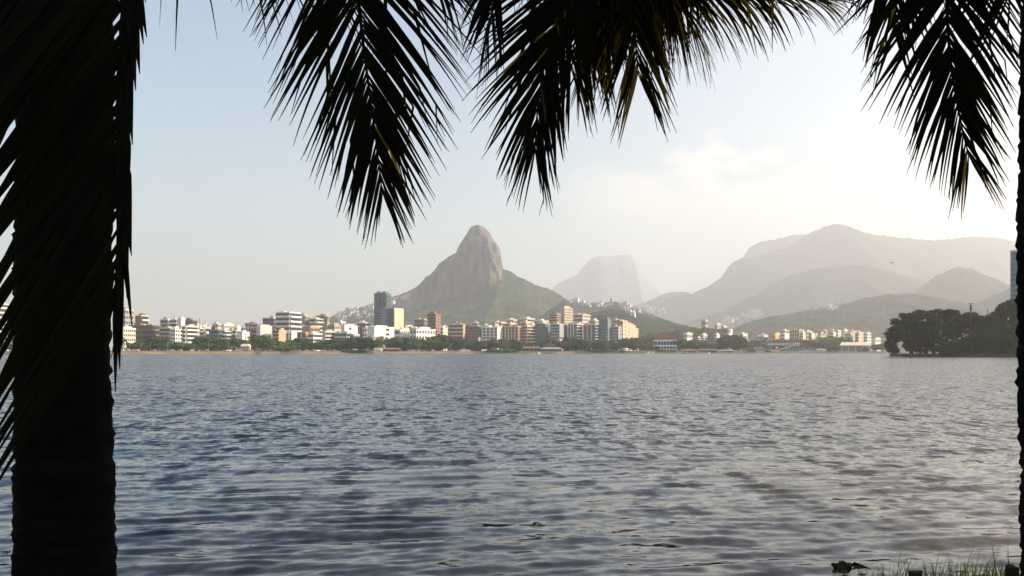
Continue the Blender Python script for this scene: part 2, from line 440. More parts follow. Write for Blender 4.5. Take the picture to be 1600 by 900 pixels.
# ------------------------------------------------------------------ far shore land
SHORE = [(-1500, 700), (0, 760), (180, 800), (500, 930), (700, 990), (1000, 1060), (1200, 1190), (1400, 1260), (1700, 1330), (2600, 1500)]
def shore_y(px): return float(np.interp(px, [a for a, _ in SHORE], [b for _, b in SHORE]))
def make_land():
    pxs = np.linspace(-1500, 2600, 420)
    D = np.array([shore_y(p) for p in pxs]); D = D + 6*fbm(pxs/40, pxs*0, 9, 3)
    offs = [(-3, -.6), (0, .05), (4, 1.0), (7, 1.6), (12, 2.5), (60, 2.9), (400, 3.5), (1400, 5), (5000, 8), (13500, 8)]
    V = []
    for o_, z in offs:
        Y = D + o_; V.append(np.stack([(pxs-CX)/F*Y, Y, np.full_like(Y, z)], -1))
    V = np.concatenate(V)
    Q = grid_quads(len(offs), len(pxs))
    mi = np.full(len(Q), 2); nc = len(pxs)-1
    sandy = lambda p: (150 < p < 395) or (406 < p < 432) or (460 < p < 536) or (575 < p < 735) or (868 < p < 896)
    for r in range(4):
        for c in range(nc): mi[r*nc+c] = 0 if sandy(pxs[c]) else 1
    me = np_mesh('far_shore_ground', V, Q, [SAND, VERGE, CITYSOIL], mi, smooth=True)
    tag(link('far_shore_ground', me), 'low sandy far shore of the lake', None, None, 'structure')
make_land()

# ------------------------------------------------------------------ hills
def ridge(name, prof, Yc, Wf, Wb, seed, nx=260, ny=110, power=1.25, spur=.10, can=9, canh=5, mt=None, wv=.35, label=''):
    px = np.array([p for p, _ in prof], float); zz_ = CAMZ + (HY - np.array([q for _, q in prof], float))/F*Yc
    xs = np.linspace((px[0]-CX)/F*Yc, (px[-1]-CX)/F*Yc, nx)
    P = np.interp(xs, (px-CX)/F*Yc, zz_)
    ker = np.ones(5)/5; P = np.convolve(np.pad(P, 2, 'edge'), ker, 'valid')
    P = P*(1 + (.035*fbm(xs/(Wf*.10), xs*0+seed, seed+2, 4) + .016*fbm(xs/(Wf*.022), xs*0+seed, seed+3, 3))*(wv > .1))
    t = np.concatenate([-np.linspace(1, 0, int(ny*.7))**1.15, np.linspace(0, 1, int(ny*.3)+1)[1:]])
    X = np.repeat(xs[None,:], len(t), 0); T = np.repeat(t[:,None], nx, 1)
    Wd = np.where(T < 0, Wf, Wb)
    warp = 1 + wv*fbm(X/(Wf*.35), T*1.2+3, seed, 3)
    Y = Yc + T*Wd
    fall = np.clip(1 - np.abs(T)**(power*warp), 0, 1)
    rid = 1 - np.abs(fbm(X/(Wf*.22)+.6*T, T*1.5, seed+4, 4))*4
    Z = P[None,:]*fall
    Z = Z + P[None,:]*spur*(rid-.6)*(1-fall)*fall*3.2
    Z = Z + (canopy(X, Y, can, seed)-.6)*canh*np.clip(fall*6, 0, 1) + fbm(X/40, Y/40, seed+9, 4)*canh*2*np.clip(fall*5, 0, 1)
    Z = np.maximum(Z, -5) - 2
    me = np_mesh(name, np.stack([X, Y, Z], -1).reshape(-1, 3), grid_quads(len(t), nx), mt or FOREST, smooth=True)
    return tag(link(name, me), label, None, None, 'structure')

def make_peak():
    Yc = 3800.0
    prof = [(560,520),(600,503),(622,490),(630,480),(637,467),(650,449),(666,433),(680,422),(685,411),(700,402),(713,393),(718,381),(729,364),(737,355),(744,350.5),(751,351),
            (761,359),(769,369),(776,382),(781,396),(784,409),(785.5,419),(800,427),(825,438),(844,447),(866,455),(887,467),(906,480),(925,492),(965,512),(990,525)]
    apr = [(560,520),(600,506),(640,492),(660,485),(700,474),(730,463),(760,455),(780,437),(786,421),(800,427),(825,438),(844,447),(866,455),(887,467),(906,480),(925,492),(965,512),(990,525)]
    cv = lambda L: ((np.array([p for p, _ in L], float)-CX)/F*Yc, CAMZ+(HY-np.array([q for _, q in L], float))/F*Yc)
    px_, pz_ = cv(prof); ax_, az_ = cv(apr)
    nx = 300; xs = np.linspace(px_[0], px_[-1], nx)
    P = np.interp(xs, px_, pz_); A = np.minimum(np.interp(xs, ax_, az_), P)
    t = np.concatenate([-np.linspace(1, 0, 190)**1.6*1000, np.linspace(0, 1, 40)[1:]*700])
    X = np.repeat(xs[None,:], len(t), 0); T = np.repeat(t[:,None], nx, 1)
    Wr = 150 + 190*fbm(X/75, X*0+1.7, 21, 4) + 60*fbm(X/28, T/90, 22, 3)
    Wr = np.maximum(np.where(T < 0, Wr, 230), 60)
    dome = (P-A)[None,:]*np.sqrt(np.clip(1-(T/Wr)**2, 0, 1))
    Wa = np.where(T < 0, 980*(1+.25*fbm(X/260, T/500, 23, 2)), 690)
    af = np.clip(1-np.clip(np.abs(T)/Wa, 0, 1)**1.08, 0, 1)
    rid = fbm(X/170 + T/600, T/420, 24, 4)
    Xw = X + .30*np.abs(T) + 110*fbm(X/210, T/260, 28, 3)*np.clip(np.abs(T)/150, 0, 1)
    A2 = np.minimum(np.interp(Xw, xs, A), A[None,:]*1.08+3)
    A2 = np.where(T < 0, A2, A[None,:])
    apron = A2*af*(1+.30*rid*np.clip(np.abs(T)/250, 0, 1))
    Z = apron + dome
    rock = np.clip(((P-A)[None,:]/60), 0, 1)*np.clip(dome/22, 0, 1)
    # shrubs keep the ledge and the left shoulder of the summit green
    ledge = np.exp(-((Z-(CAMZ+(HY-383)/F*Yc))/9)**2)*(X > (735-CX)/F*Yc)
    rock = np.clip(rock - .55*ledge, 0, 1)
    can_ = (canopy(X, T, 9, 25)-.6)*6 + fbm(X/35, T/35, 26, 4)*12
    Z = Z + can_*(1-rock)*np.clip(af*5, 0, 1) + rock*(fbm(X/18, T/30, 27, 4)*12)
    me = np_mesh('rocky_mountain', np.stack([X, Yc+T+rock*(fbm(X/24, Z/70, 41, 4)*62+fbm(X/9, Z/22, 42, 3)*22), Z-2], -1).reshape(-1, 3), grid_quads(len(t), nx), FOREST_ROCK, smooth=True, attrs={'rock': rock.ravel()})
    tag(link('rocky_mountain', me), 'steep bare granite peak rising from a forested slope', None, None, 'structure')
make_peak()
ridge('hill', [(490,512),(515,496),(540,486),(560,480),(585,475),(612,464),(630,458),(650,450),(700,445),(760,470)], 4400, 900, 600, 31, label='low hazy ridge with houses behind the rocky peak')
ridge('hill', [(850,490),(880,468),(900,471),(930,474),(945,472),(962,470),(985,480),(1000,486),(1040,500),(1080,515)], 3300, 700, 500, 33, nx=160, label='saddle ridge crowded with houses')
ridge('hill', [(880,512),(905,495),(925,488),(945,482.5),(960,482),(975,484),(1000,490),(1025,496),(1065,507),(1100,518),(1135,530)], 2250, 480, 400, 35, nx=190, can=7, canh=4, label='small rounded green hill behind the towers')
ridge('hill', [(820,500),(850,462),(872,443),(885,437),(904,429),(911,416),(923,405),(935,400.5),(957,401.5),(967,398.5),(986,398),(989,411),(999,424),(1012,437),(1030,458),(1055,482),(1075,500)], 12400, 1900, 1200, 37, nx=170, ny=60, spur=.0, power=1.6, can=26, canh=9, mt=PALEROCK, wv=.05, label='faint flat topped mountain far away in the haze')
ridge('hill', [(1060,480),(1120,442),(1150,420),(1163,402),(1168,388),(1178,381),(1190,377),(1225,370),(1240,365),(1262,368),(1300,380),(1400,400)], 9900, 2200, 1500, 39, nx=170, ny=70, spur=.07, can=24, canh=9, label='pale plateau ridge behind the main range')
ridge('hill', [(930,500),(975,486),(997,477),(1015,471),(1040,466),(1080,460),(1110,446),(1130,432),(1140,416),(1150,407),(1161,405),(1185,399),(1215,391),(1240,380),(1262,366),(1290,352),(1307,349.5),(1325,354),(1345,362),(1370,366),(1400,371),(1430,375),(1450,377),(1480,373),(1510,372),(1550,372),(1580,376),(1650,380),(1750,370),(1900,400)], 8400, 2400, 1600, 41, nx=420, ny=150, spur=.16, can=16, canh=13, label='long hazy mountain range on the far side')
ridge('hill', [(1010,470),(1040,459),(1055,455.5),(1070,456),(1085,460),(1110,480)], 9800, 1000, 900, 42, nx=90, ny=50, can=20, canh=6, label='small pale hump left of the main range')
ridge('hill', [(1040,515),(1090,500),(1130,484),(1165,468),(1195,452),(1225,436),(1260,424),(1300,416),(1345,414),(1390,424),(1440,440),(1520,450),(1620,455)], 6200, 1600, 1000, 43, nx=300, ny=130, spur=.16, can=13, canh=11, label='forested spur in front of the main range')
ridge('hill', [(1340,505),(1390,488),(1415,472),(1440,452),(1460,434),(1480,422.5),(1497,417),(1515,421),(1535,432),(1560,447),(1590,462),(1650,485),(1720,500)], 4700, 1000, 900, 45, nx=240, ny=120, spur=.12, can=10, canh=10, label='pointed forested hill right of the range')
ridge('hill', [(1120,525),(1160,508),(1200,496),(1240,490),(1300,478),(1345,467),(1390,461),(1425,460),(1470,466),(1520,480),(1600,490)], 3300, 850, 700, 47, nx=280, ny=120, spur=.14, can=9, canh=9, label='long low green foothill behind the flats')
ridge('hill', [(1480,505),(1515,484),(1545,467),(1570,455),(1592,441),(1640,420),(1720,410),(1850,440)], 3300, 800, 700, 49, nx=180, ny=90, can=10, canh=6, label='dark foothill at the edge of the view')

# ------------------------------------------------------------------ haze (air) round everything
def make_haze():
    mb = MB(); mb.box(-10000, 10000, -3000, 14500, -12, 1320)
    m = bpy.data.materials.new('haze'); m.use_nodes = True; t = m.node_tree; t.nodes.clear()
    o_ = t.nodes.new('ShaderNodeOutputMaterial'); v = t.nodes.new('ShaderNodeVolumePrincipled')
    v.inputs['Color'].default_value = (*HAZE_COLOR, 1); v.inputs['Density'].default_value = HAZE_DENSITY; v.inputs['Anisotropy'].default_value = HAZE_G
    t.links.new(v.outputs[0], o_.inputs['Volume'])
    try: m.cycles.homogeneous_volume = True
    except Exception: pass
    o = mb.build('haze', m); tag(o, 'pale humid haze between the lake and the hills', None, None, 'stuff')
make_haze()
# ------------------------------------------------------------------ city
BASE = 2.6
BLD = []          # (x0, x1, ytop, short description) for the trees in front
def face_feats(root, style, n, w, H, ax, off, acc, win, seed):
    """parts of one facade; ax: 0 = front (-Y), 1 = right (+X); w its width, off its distance from the centre"""
    r = random.Random(seed)
    def put(mb, u0, u1, d0, d1, z0, z1):
        if ax == 0: mb.box(u0, u1, -off-d1, -off-d0, z0, z1)
        else: mb.box(off+d0, off+d1, u0, u1, z0, z1)
    st = H / n; e = w/2
    if style == 'balc':
        for k in range(n):
            z = k*st
            m = MB(); put(m, -e+.6, e-.6, -.05, .07, z+st*.34, z+st*.88); m.build('window', win, root)
            m = MB(); put(m, -e+.25, e-.25, .075, 1.5, z-.02+st*.02, z+st*.36); m.build('balcony', acc, root)
    elif style == 'band':
        for k in range(n):
            z = k*st
            m = MB(); put(m, -e+.35, e-.35, -.05, .09, z+st*.30, z+st*.80); m.build('window', win, root)
    elif style == 'grid':
        nb = max(2, min(7, round(w/3.6))); n2 = min(n, int(96/nb)); b = w/nb
        for k in range(n2):
            for j in range(nb):
                u = -e + j*b; z = k*(H/n2)
                m = MB(); put(m, u+b*.2, u+b*.8, -.05, .08, z+H/n2*.28, z+H/n2*.78); m.build('window', win, root)
    elif style == 'vert':
        nb = max(2, min(8, round(w/4.5))); b = w/nb
        for j in range(nb):
            u = -e + j*b; m = MB()
            for k in range(n): put(m, u+b*.26, u+b*.94, -.05, .08, k*st+st*.22, k*st+st*.86)
            m.build('window', win, root)
            m = MB(); put(m, u+b*.0, u+b*.24, .01, .85, .02, H+.3); m.build('pier', acc, root)
    elif style == 'slit':
        m = MB(); c = (r.random()-.5)*w*.3
        for k in range(n): put(m, c-w*.09, c+w*.09, -.05, .08, k*st+st*.3, k*st+st*.75)
        m.build('window', win, root)

def building(x0, x1, yt, Y, s, n, wall, f, r, label, acc='white', win=None, cat='apartment block', top=1, group=None, name='apartment_block', base=None):
    b0 = BASE if base is None else base
    if 170 < x0 < 575: Y += 70
    if x0 < 50: Y += 40
    M = (x1-x0)/F*Y; s = max(.08, s)
    phi = R(11 + 32*s)
    d = max(5.0, M*s/math.sin(phi)); w = max(5.0, M*(1-s)/math.cos(phi))
    pxc = x0 + (1-s)*(x1-x0); al = math.atan((pxc-CX)/F); a = -(al+phi)
    C = at(pxc, HY, Y); rot = Matrix.Rotation(a, 3, 'Z')
    ctr = Vector((C.x, C.y, 0)) - rot @ Vector((w/2, -d/2, 0))
    H = CAMZ + (HY-yt)/F*Y - b0
    pent = rng.uniform(1.8, 3.2) if top else 0.4
    H -= pent if top else .6
    sd = int(x0*7+yt)
    r_ = random.Random(sd)
    root = empty(name, (ctr.x, ctr.y, b0), a); tag(root, label, cat, group)
    m = MB(); m.box(-w/2, w/2, -d/2, d/2, -1.5, H); m.build('wall', W(wall), root)
    win = win or GL; accm = W(acc)
    face_feats(root, f, n, w, H, 0, d/2, accm, win, sd); face_feats(root, r, n, d, H, 1, w/2, accm, win, sd+1)
    m = MB()
    for (a0, a1, c0, c1) in ((-w/2-.25, w/2+.25, -d/2-.25, -d/2+.15), (-w/2-.25, w/2+.25, d/2-.15, d/2+.25), (-w/2-.25, -w/2+.15, -d/2+.15, d/2-.15), (w/2-.15, w/2+.25, -d/2+.15, d/2-.15)):
        m.box(a0, a1, c0, c1, H-.25, H+.75)
    m.box(-w/2+.15, w/2-.15, -d/2+.15, d/2-.15, H+.003, H+.15)
    m.build('roof', W(acc if top != 3 else 'redroof'), root)
    if top:
        for q in range(1 if w < 14 else 2):
            pw = r_.uniform(.25, .5)*w*(1 if w < 14 else .7); pd = r_.uniform(.35, .7)*d
            cx_ = r_.uniform(-.5, .5)*(w-pw)*.9 if w < 14 else (-.25+.5*q)*w
            p = MB(); hh = pent*(1 if q == 0 else r_.uniform(.5, .9))
            p.box(cx_-pw/2, cx_+pw/2, -pd/2, pd/2, H+.15, H+hh)
            if hh > 1.5: p.box(cx_-pw/2-.3, cx_+pw/2+.3, -pd/2-.3, pd/2+.3, H+hh, H+hh+.25)
            pp = p.build('penthouse', W(wall if r_.random() < .5 else acc), root)
            if r_.random() < .55:
                t = MB(); t.tube([(cx_, 0, H+hh+.2), (cx_, 0, H+hh+r_.uniform(2, 5))], .12, 5); t.build('antenna', POLE, pp)
    BLD.append((x0, x1, yt, label, Y))
    return root

A = 'the left shore'
B = building
# behind the left palm
B(-8, 13, 471, 830, .75, 10, 'cream', 'balc', 'balc', 'tall cream balcony block glimpsed past the left palm fronds', acc='cream')
B(18, 29, 509, 800, .6, 6, 'white', 'grid', 'grid', 'narrow cream house glimpsed just past the left palm trunk')
B(24, 46, 517, 790, .7, 4, 'cream', 'balc', 'balc', 'low stepped cream house half hidden behind the left palm trunk', acc='cream')
# left shore, from the palm trunk on
B(180, 192, 466, 960, .3, 9, 'brown', 'balc', 'balc', 'tall narrow brown block rising beside the left palm trunk', acc='orange')
B(183, 208, 480, 920, .5, 8, 'grey', 'band', 'grid', 'grey block with a cream side wall beside the left palm trunk', acc='cream')
B(212, 231, 490, 940, .55, 7, 'rust', 'blank', 'balc', 'rusty brown block with white balconies above the long brown terrace', acc='cream')
B(181, 211, 510, 835, .6, 5, 'cream', 'grid', 'grid', 'low cream stepped building beside palms at the left end of the shore', acc='white')
B(204, 251, 505, 880, .25, 5, 'dbrown', 'balc', 'balc', 'long dark brown block with horizontal balconies and white roofline', acc='brown')
B(250, 272, 510, 872, .3, 6, 'tan', 'band', 'vert', 'tan block with one pale vertical strip on its front', acc='sand')
B(251, 267, 496, 960, .3, 8, 'grey', 'band', 'grid', 'grey block with white roof huts behind the tan block', acc='white')
B(266, 283, 497, 965, .4, 8, 'lgrey', 'balc', 'balc', 'pale grey balcony block behind the white square-windowed block', acc='white')
B(282, 289, 495, 955, .85, 8, 'white', 'blank', 'slit', 'slim blank white tower between the grey and the purple blocks')
B(288, 308, 497, 970, .35, 7, 'plum', 'band', 'band', 'dark purple brown block with a reddish top behind white balconies', acc='brick', top=1)
B(271, 284.5, 510, 835, .8, 6, 'white', 'grid', 'grid', 'white block with dark square windows beside a round tree', win=GLD)
B(284.5, 309, 507, 845, .75, 6, 'white', 'balc', 'balc', 'bright white block with five long curved-looking balcony rows', acc='white')
B(308, 318, 510, 885, .6, 6, 'cream', 'balc', 'balc', 'narrow cream balcony block beside the bright white one', acc='cream')
B(317, 328, 508, 900, .7, 4, 'white', 'blank', 'balc', 'small white block with a blank upper wall beside the teal block', acc='white')
B(327, 346, 511, 885, .3, 5, 'teal', 'band', 'balc', 'dark teal block under an orange red roof', acc='teal', top=3)
B(332, 346, 503, 990, .4, 7, 'lgrey', 'grid', 'grid', 'small grey block peeping over the teal block', acc='sand')
B(345, 365, 504, 1000, .75, 5, 'white', 'blank', 'grid', 'white block with plain walls above the shore roofs', acc='white')
B(346, 360, 513, 895, .6, 5, 'brown', 'balc', 'balc', 'brownish block with four white balcony rows', acc='white')
B(359, 366, 513, 905, .5, 5, 'sand', 'slit', 'slit', 'thin yellowish block squeezed between two balcony blocks', acc='yellow')
B(363, 379, 512, 905, .6, 5, 'cream', 'balc', 'balc', 'cream block with white balconies and a setback top floor', acc='white')
B(376, 389.5, 516, 880, .8, 5, 'white', 'blank', 'slit', 'white house with a large plain wall above a small kiosk')
B(383, 403, 503, 1010, .5, 7, 'lgrey', 'grid', 'band', 'grey and white block with a red roof edge', acc='redroof', top=3)
B(402, 425, 507, 930, .8, 5, 'lgrey', 'blank', 'blank', 'blank pale end wall of a block below the purple brick block', acc='white')
B(392, 412, 512, 1000, .4, 5, 'orange', 'band', 'grid', 'low house with a terracotta roof beside a blank pale wall', acc='orange', top=3)
B(411, 433, 493.5, 1040, .25, 9, 'plum', 'grid', 'band', 'purple brick block with pale window frames behind the big stepped block', acc='lgrey', win=GL)
B(431, 470, 485.5, 1000, .45, 8, 'lgrey', 'balc', 'balc', 'big stepped white and grey balcony block, the tallest on the left shore', acc='white')
B(466, 484, 490, 1120, .4, 8, 'grey', 'grid', 'grid', 'distant grey block half hidden behind the big stepped block', acc='lgrey')
B(426, 448, 512.5, 930, .55, 6, 'tan', 'balc', 'blank', 'tan block with brown balconies and a plain tan side wall', acc='tan')
B(447, 464, 517, 945, .5, 6, 'white', 'vert', 'blank', 'white block with dark vertical window strips and a tan side', acc='white')
B(463, 482, 518.5, 960, .25, 3, 'orange', 'vert', 'blank', 'low orange brown block with thin vertical fins', acc='tan', top=0)
B(481, 503, 518, 950, .6, 4, 'white', 'band', 'band', 'white block with four dark horizontal window bands', win=GLD)
B(470, 500, 508, 1040, .5, 4, 'orange', 'blank', 'grid', 'ochre low house behind the white banded block', acc='sand')
B(483, 505, 496, 1120, .5, 8, 'beige', 'balc', 'balc', 'beige stepped balcony block on rising ground', acc='cream')
B(494, 515, 491, 1180, .4, 9, 'brown', 'band', 'slit', 'brownish block with a beige end wall left of the hillside houses', acc='beige')
B(504, 516, 502, 1080, .4, 6, 'grey', 'blank', 'blank', 'small plain grey block under the brownish one', acc='grey')
B(502, 524, 515, 975, .7, 5, 'pink', 'blank', 'band', 'pinkish white house with a brick coloured panel', acc='white')
B(514, 535, 505, 1080, .6, 5, 'sand', 'grid', 'grid', 'sand coloured low house with orange roof tiles', acc='orange', top=3)
B(523, 547, 517, 985, .2, 4, 'green', 'balc', 'balc', 'terraced building with greenery on every terrace', acc='lgrey')
B(533, 559, 506, 1040, .8, 5, 'white', 'blank', 'slit', 'large bright white wall with few windows left of the dark tower')
B(528, 540, 500, 1150, .6, 5, 'white', 'grid', 'grid', 'small white house on the slope below the hillside houses')
B(548, 566, 503, 1180, .5, 5, 'cream', 'grid', 'band', 'cream house with a stepped roof behind the bright white wall')
B(558, 577, 501, 1110, .35, 6, 'brown', 'grid', 'balc', 'greyish brown block with white roof huts beside the white wall', acc='white')
B(543, 562, 522, 990, .5, 2, 'grey', 'band', 'band', 'low grey shed roofed house under the bright white wall', acc='lgrey', top=0)
B(574, 618, 508, 1040, .75, 5, 'white', 'blank', 'slit', 'long brilliant white building directly below the dark glass tower')
B(616, 646, 512, 1035, .7, 4, 'white', 'band', 'grid', 'white building with a row of dark arcade openings')
B(577, 600, 523, 1030, .7, 3, 'white', 'blank', 'grid', 'low white annexe standing in front of the long white building', top=0)
B(640, 681, 511, 1030, .75, 4, 'white', 'grid', 'grid', 'white stepped building left of the red brick tower')
B(603, 622, 527, 1030, .8, 3, 'white', 'blank', 'slit', 'small white wing behind the shore trees near the arcade', top=0)
# towers
B(585, 611, 455, 1240, .32, 22, 'slate', 'vert', 'balc', 'tallest dark glass tower with a tan right side and open rooftop frame', acc='slate', win=GLT, cat='tower', name='tower_block')
B(595, 607, 480, 1200, .12, 16, 'grey', 'grid', 'blank', 'grey middle tower leaning close in front of the dark glass tower', acc='grey', cat='tower', name='tower_block')
B(605, 629.5, 479, 1190, .58, 16, 'navy', 'grid', 'slit', 'navy tower with a white grid and a blank beige end wall', acc='beige', cat='tower', name='tower_block')
for o in list(col.objects):
    if o.get('label', '').startswith('navy tower'):
        for c in o.children:
            if c.name.startswith('wall'):
                m2 = MB(); 
                bb = [Vector(v) for v in c.bound_box]; x1_, y0_, y1_, z1_ = bb[6].x, bb[0].y, bb[6].y, bb[6].z
        m2.box(x1_+.1, x1_+1.2, y0_-.2, y1_+.2, 0, z1_); m2.build('end_wall', W('sand'), o)
B(668, 688.5, 487, 1180, .35, 12, 'brick', 'balc', 'slit', 'red brick tower with white spandrel rows and a tan end wall', acc='brick', cat='tower', name='tower_block')
B(648, 669, 497, 1400, .3, 8, 'brown', 'grid', 'grid', 'hazy brown block behind the white stepped building', acc='pink')
B(630, 650, 508, 1350, .5, 5, 'pink', 'grid', 'grid', 'pinkish low house at the foot of the granite slope')
B(688, 702, 508, 1300, .4, 6, 'beige', 'grid', 'band', 'hazy beige block just right of the red brick tower')
# middle group
B(700, 727, 505, 1170, .12, 7, 'tan', 'balc', 'blank', 'tan balcony block edged by a white end wall', acc='beige')
B(706, 722, 502.5, 1290, .3, 8, 'brown', 'band', 'grid', 'brown block showing just above the tan balcony block', acc='beige')
B(726, 754, 508, 1180, .2, 8, 'brown', 'grid', 'balc', 'grey brown block with green netting on its top corner', acc='green')
B(753, 785, 508.5, 1170, .25, 8, 'white', 'vert', 'blank', 'white striped block, the widest with vertical white fins', acc='white')
B(784, 816, 507, 1180, .22, 8, 'brown', 'vert', 'blank', 'brown block with tan and white vertical stripes', acc='sand')
B(815, 838, 507, 1190, .62, 8, 'sand', 'balc', 'balc', 'glowing cream block with continuous horizontal balconies', acc='sand')
B(836, 860, 502, 1200, .34, 10, 'slate', 'grid', 'slit', 'grey blue tower with a pale tan end wall', acc='lgrey', win=GL)
B(860, 881, 504, 1190, .32, 9, 'grey', 'band', 'blank', 'grey banded tower with a bright beige end wall', acc='sand')
B(858, 876, 487.5, 1300, .3, 14, 'brown', 'balc', 'slit', 'taller brown tower behind the grey banded tower', acc='beige')
B(769, 792, 501, 1420, .4, 7, 'cream', 'band', 'band', 'long cream slab with a flat roof behind the striped blocks', acc='cream')
B(790, 812, 497, 1440, .45, 8, 'beige', 'grid', 'grid', 'beige block with stepped roof huts behind the brown striped block', acc='cream')
B(811, 836, 495, 1450, .5, 8, 'cream', 'grid', 'band', 'cream block with a white dome-like roof hut', acc='white')
B(834, 860, 498, 1430, .5, 7, 'cream', 'band', 'grid', 'pale cream slab behind the grey blue tower', acc='cream')
B(879, 895.5, 478, 1330, .82, 16, 'beige', 'slit', 'grid', 'tall plain beige tower, the highest of the central group', acc='sand', cat='tower', name='tower_block')
B(894, 923, 489, 1480, .45, 10, 'pink', 'band', 'grid', 'pinkish slab right of the tall plain beige tower', acc='cream')
B(880, 889, 507, 1215, .3, 9, 'brown', 'band', 'blank', 'narrow brown block between the banded and the teal tower', acc='brown')
B(887, 908, 504, 1205, .36, 9, 'slate', 'vert', 'balc', 'slate tower with an arched white roof edge and cream side', acc='white', win=GLT)
B(907, 912, 508, 1230, .5, 8, 'brick', 'band', 'blank', 'sliver of a red brown block between two slate towers', acc='brick')
B(911, 936, 504.5, 1205, .26, 9, 'slate', 'vert', 'balc', 'dark slate block with white fins and a brown end wall', acc='lgrey')
B(920, 937, 497.5, 1310, .4, 10, 'beige', 'grid', 'grid', 'beige block rising behind the dark slate block', acc='sand')
B(936, 955, 495.5, 1210, .28, 11, 'teal', 'vert', 'blank', 'teal glass tower with a bright white end wall', acc='teal', win=GLT, cat='tower', name='tower_block')
B(954, 973, 508, 1215, .35, 8, 'grey', 'grid', 'slit', 'greyish block with small windows right of the teal glass tower', acc='beige')
B(956, 975, 497.5, 1320, .35, 9, 'tan', 'grid', 'band', 'tan block behind the greyish small windowed one', acc='beige')
for i, (a_, b_, y_, lb) in enumerate(((970, 981, 501, 'tallest of the row of bright beige end walls'), (979.5, 986, 504, 'bright beige slab second in height of the end wall row'),
        (984.5, 990, 506, 'bright beige slab in the middle of the end wall row'), (988.5, 993.5, 508, 'pale slab fourth in the descending end wall row'),
        (992, 997.5, 513, 'lowest and last slab of the descending end wall row'))):
    B(a_, b_, y_, 1225+i*14, .7, 8, 'sand', 'band', 'slit', lb, acc='sand', top=0, group='row of beige slabs', cat='apartment slab')
# far flats on the right
B(1118, 1126.5, 504, 1900, .7, 5, 'cream', 'grid', 'grid', 'small cream tower standing on the wooded slope', acc='cream')
B(1120, 1141, 513, 1700, .2, 5, 'brown', 'band', 'band', 'hazy brown block beside a thin white slab', acc='brown')
B(1140.5, 1144.5, 514, 1690, .8, 6, 'white', 'blank', 'blank', 'thin brilliant white slab left of the dark shore tree', top=0)
B(1154, 1168, 519, 1650, .5, 4, 'cream', 'grid', 'blank', 'plain beige block right of the dark shore tree', acc='cream')
B(1096, 1106.5, 499, 2000, .4, 5, 'grey', 'grid', 'grid', 'hazy grey block alone on the wooded slope', acc='lgrey')
B(1126, 1136, 508, 2000, .5, 4, 'pink', 'grid', 'grid', 'pinkish house on the slope right of the small cream tower')
B(1068, 1082, 519, 1600, .6, 3, 'white', 'grid', 'grid', 'low white villa among trees right of the red topped clubhouse')
F2 = 'flats at the foot of the far hills'
B(1217, 1235, 514, 1650, .45, 6, 'sand', 'grid', 'band', 'first sand coloured flat beside the yellow building', acc='cream')
B(1234, 1256, 513.5, 1620, .35, 6, 'orange', 'vert', 'slit', 'orange tan flat with pale corner piers', acc='sand')
B(1255, 1267, 516, 1640, .5, 5, 'pink', 'slit', 'band', 'narrow pinkish flat right of the orange tan flat', acc='cream')
B(1266, 1280, 519, 1650, .4, 4, 'cream', 'band', 'grid', 'lower cream flat with a terracotta edge', acc='orange')
B(1276, 1298, 522, 1600, .4, 3, 'lgrey', 'grid', 'grid', 'low white house in front of the far flats', acc='white')
B(1280, 1296, 515, 1700, .4, 5, 'tan', 'grid', 'band', 'tan flat set back behind the low white house', acc='sand')
B(1294, 1314, 514, 1660, .25, 6, 'lgrey', 'vert', 'slit', 'greyish flat with close vertical fins', acc='sand')
B(1312, 1325, 513.5, 1680, .4, 6, 'cream', 'slit', 'grid', 'cream flat with a flat white roof among the far flats', acc='white')
B(1324, 1338, 515, 1690, .35, 6, 'tan', 'grid', 'slit', 'tan flat with dark openings in the stepped far row', acc='cream')
B(1337, 1349, 516.5, 1700, .4, 5, 'pink', 'vert', 'slit', 'pinkish flat with two fins in the stepped far row', acc='cream')
B(1348, 1361, 518.5, 1710, .4, 5, 'beige', 'grid', 'slit', 'last and lowest beige flat of the stepped far row', acc='sand')
B(1362, 1376, 527, 1500, .6, 3, 'white', 'blank', 'grid', 'small white house right of the stepped far row')
B(1207, 1216.5, 521, 1560, .5, 3, 'yellow', 'grid', 'slit', 'small bright yellow building with a white roof hut', acc='yellow', cat='house', name='house')
B(1184, 1200, 523, 1560, .4, 3, 'lgrey', 'grid', 'band', 'grey low building left of the yellow one', acc='lgrey')
# tall tower behind the right palm trunk
B(1583, 1624, 382, 520, .12, 19, 'blue', 'band', 'blank', 'tall blue clad tower cut off by the right palm trunk', acc='lgrey', win=GLT, cat='tower', name='tower_block')

# second rows crowded behind the shore fronts
def crowd(n, xa, xb, ya, yb, Ya, Yb, label, group, walls, seed):
    r = random.Random(seed)
    for i in range(n):
        x = xa+(xb-xa)*(i+r.uniform(.1,.9))/n; w = r.uniform(8, 15); yt = r.uniform(ya, yb)
        B(x-w/2, x+w/2, yt, r.uniform(Ya, Yb), r.uniform(.25,.75), r.randint(4,7), r.choice(walls), r.choice(('grid','band','balc')), r.choice(('grid','slit','balc','blank')), label, acc=r.choice(('white','cream','lgrey','orange')), group=group)
PALEW = ('white','white','cream','lgrey','beige','sand','pink','white')
crowd(13, 190, 330, 505, 512, 1010, 1090, 'small pale block squeezed into the second row behind the balcony blocks of the left shore', 'second row on the left shore', PALEW, 5)
crowd(9, 345, 430, 508, 514, 1010, 1090, 'small pale block in the second row behind the blank pale end wall', 'second row behind the blank wall', PALEW, 6)
crowd(15, 455, 585, 504, 513, 1100, 1190, 'small pale house stepped up the slope left of the dark glass tower', 'houses stepped up to the dark tower', PALEW, 7)
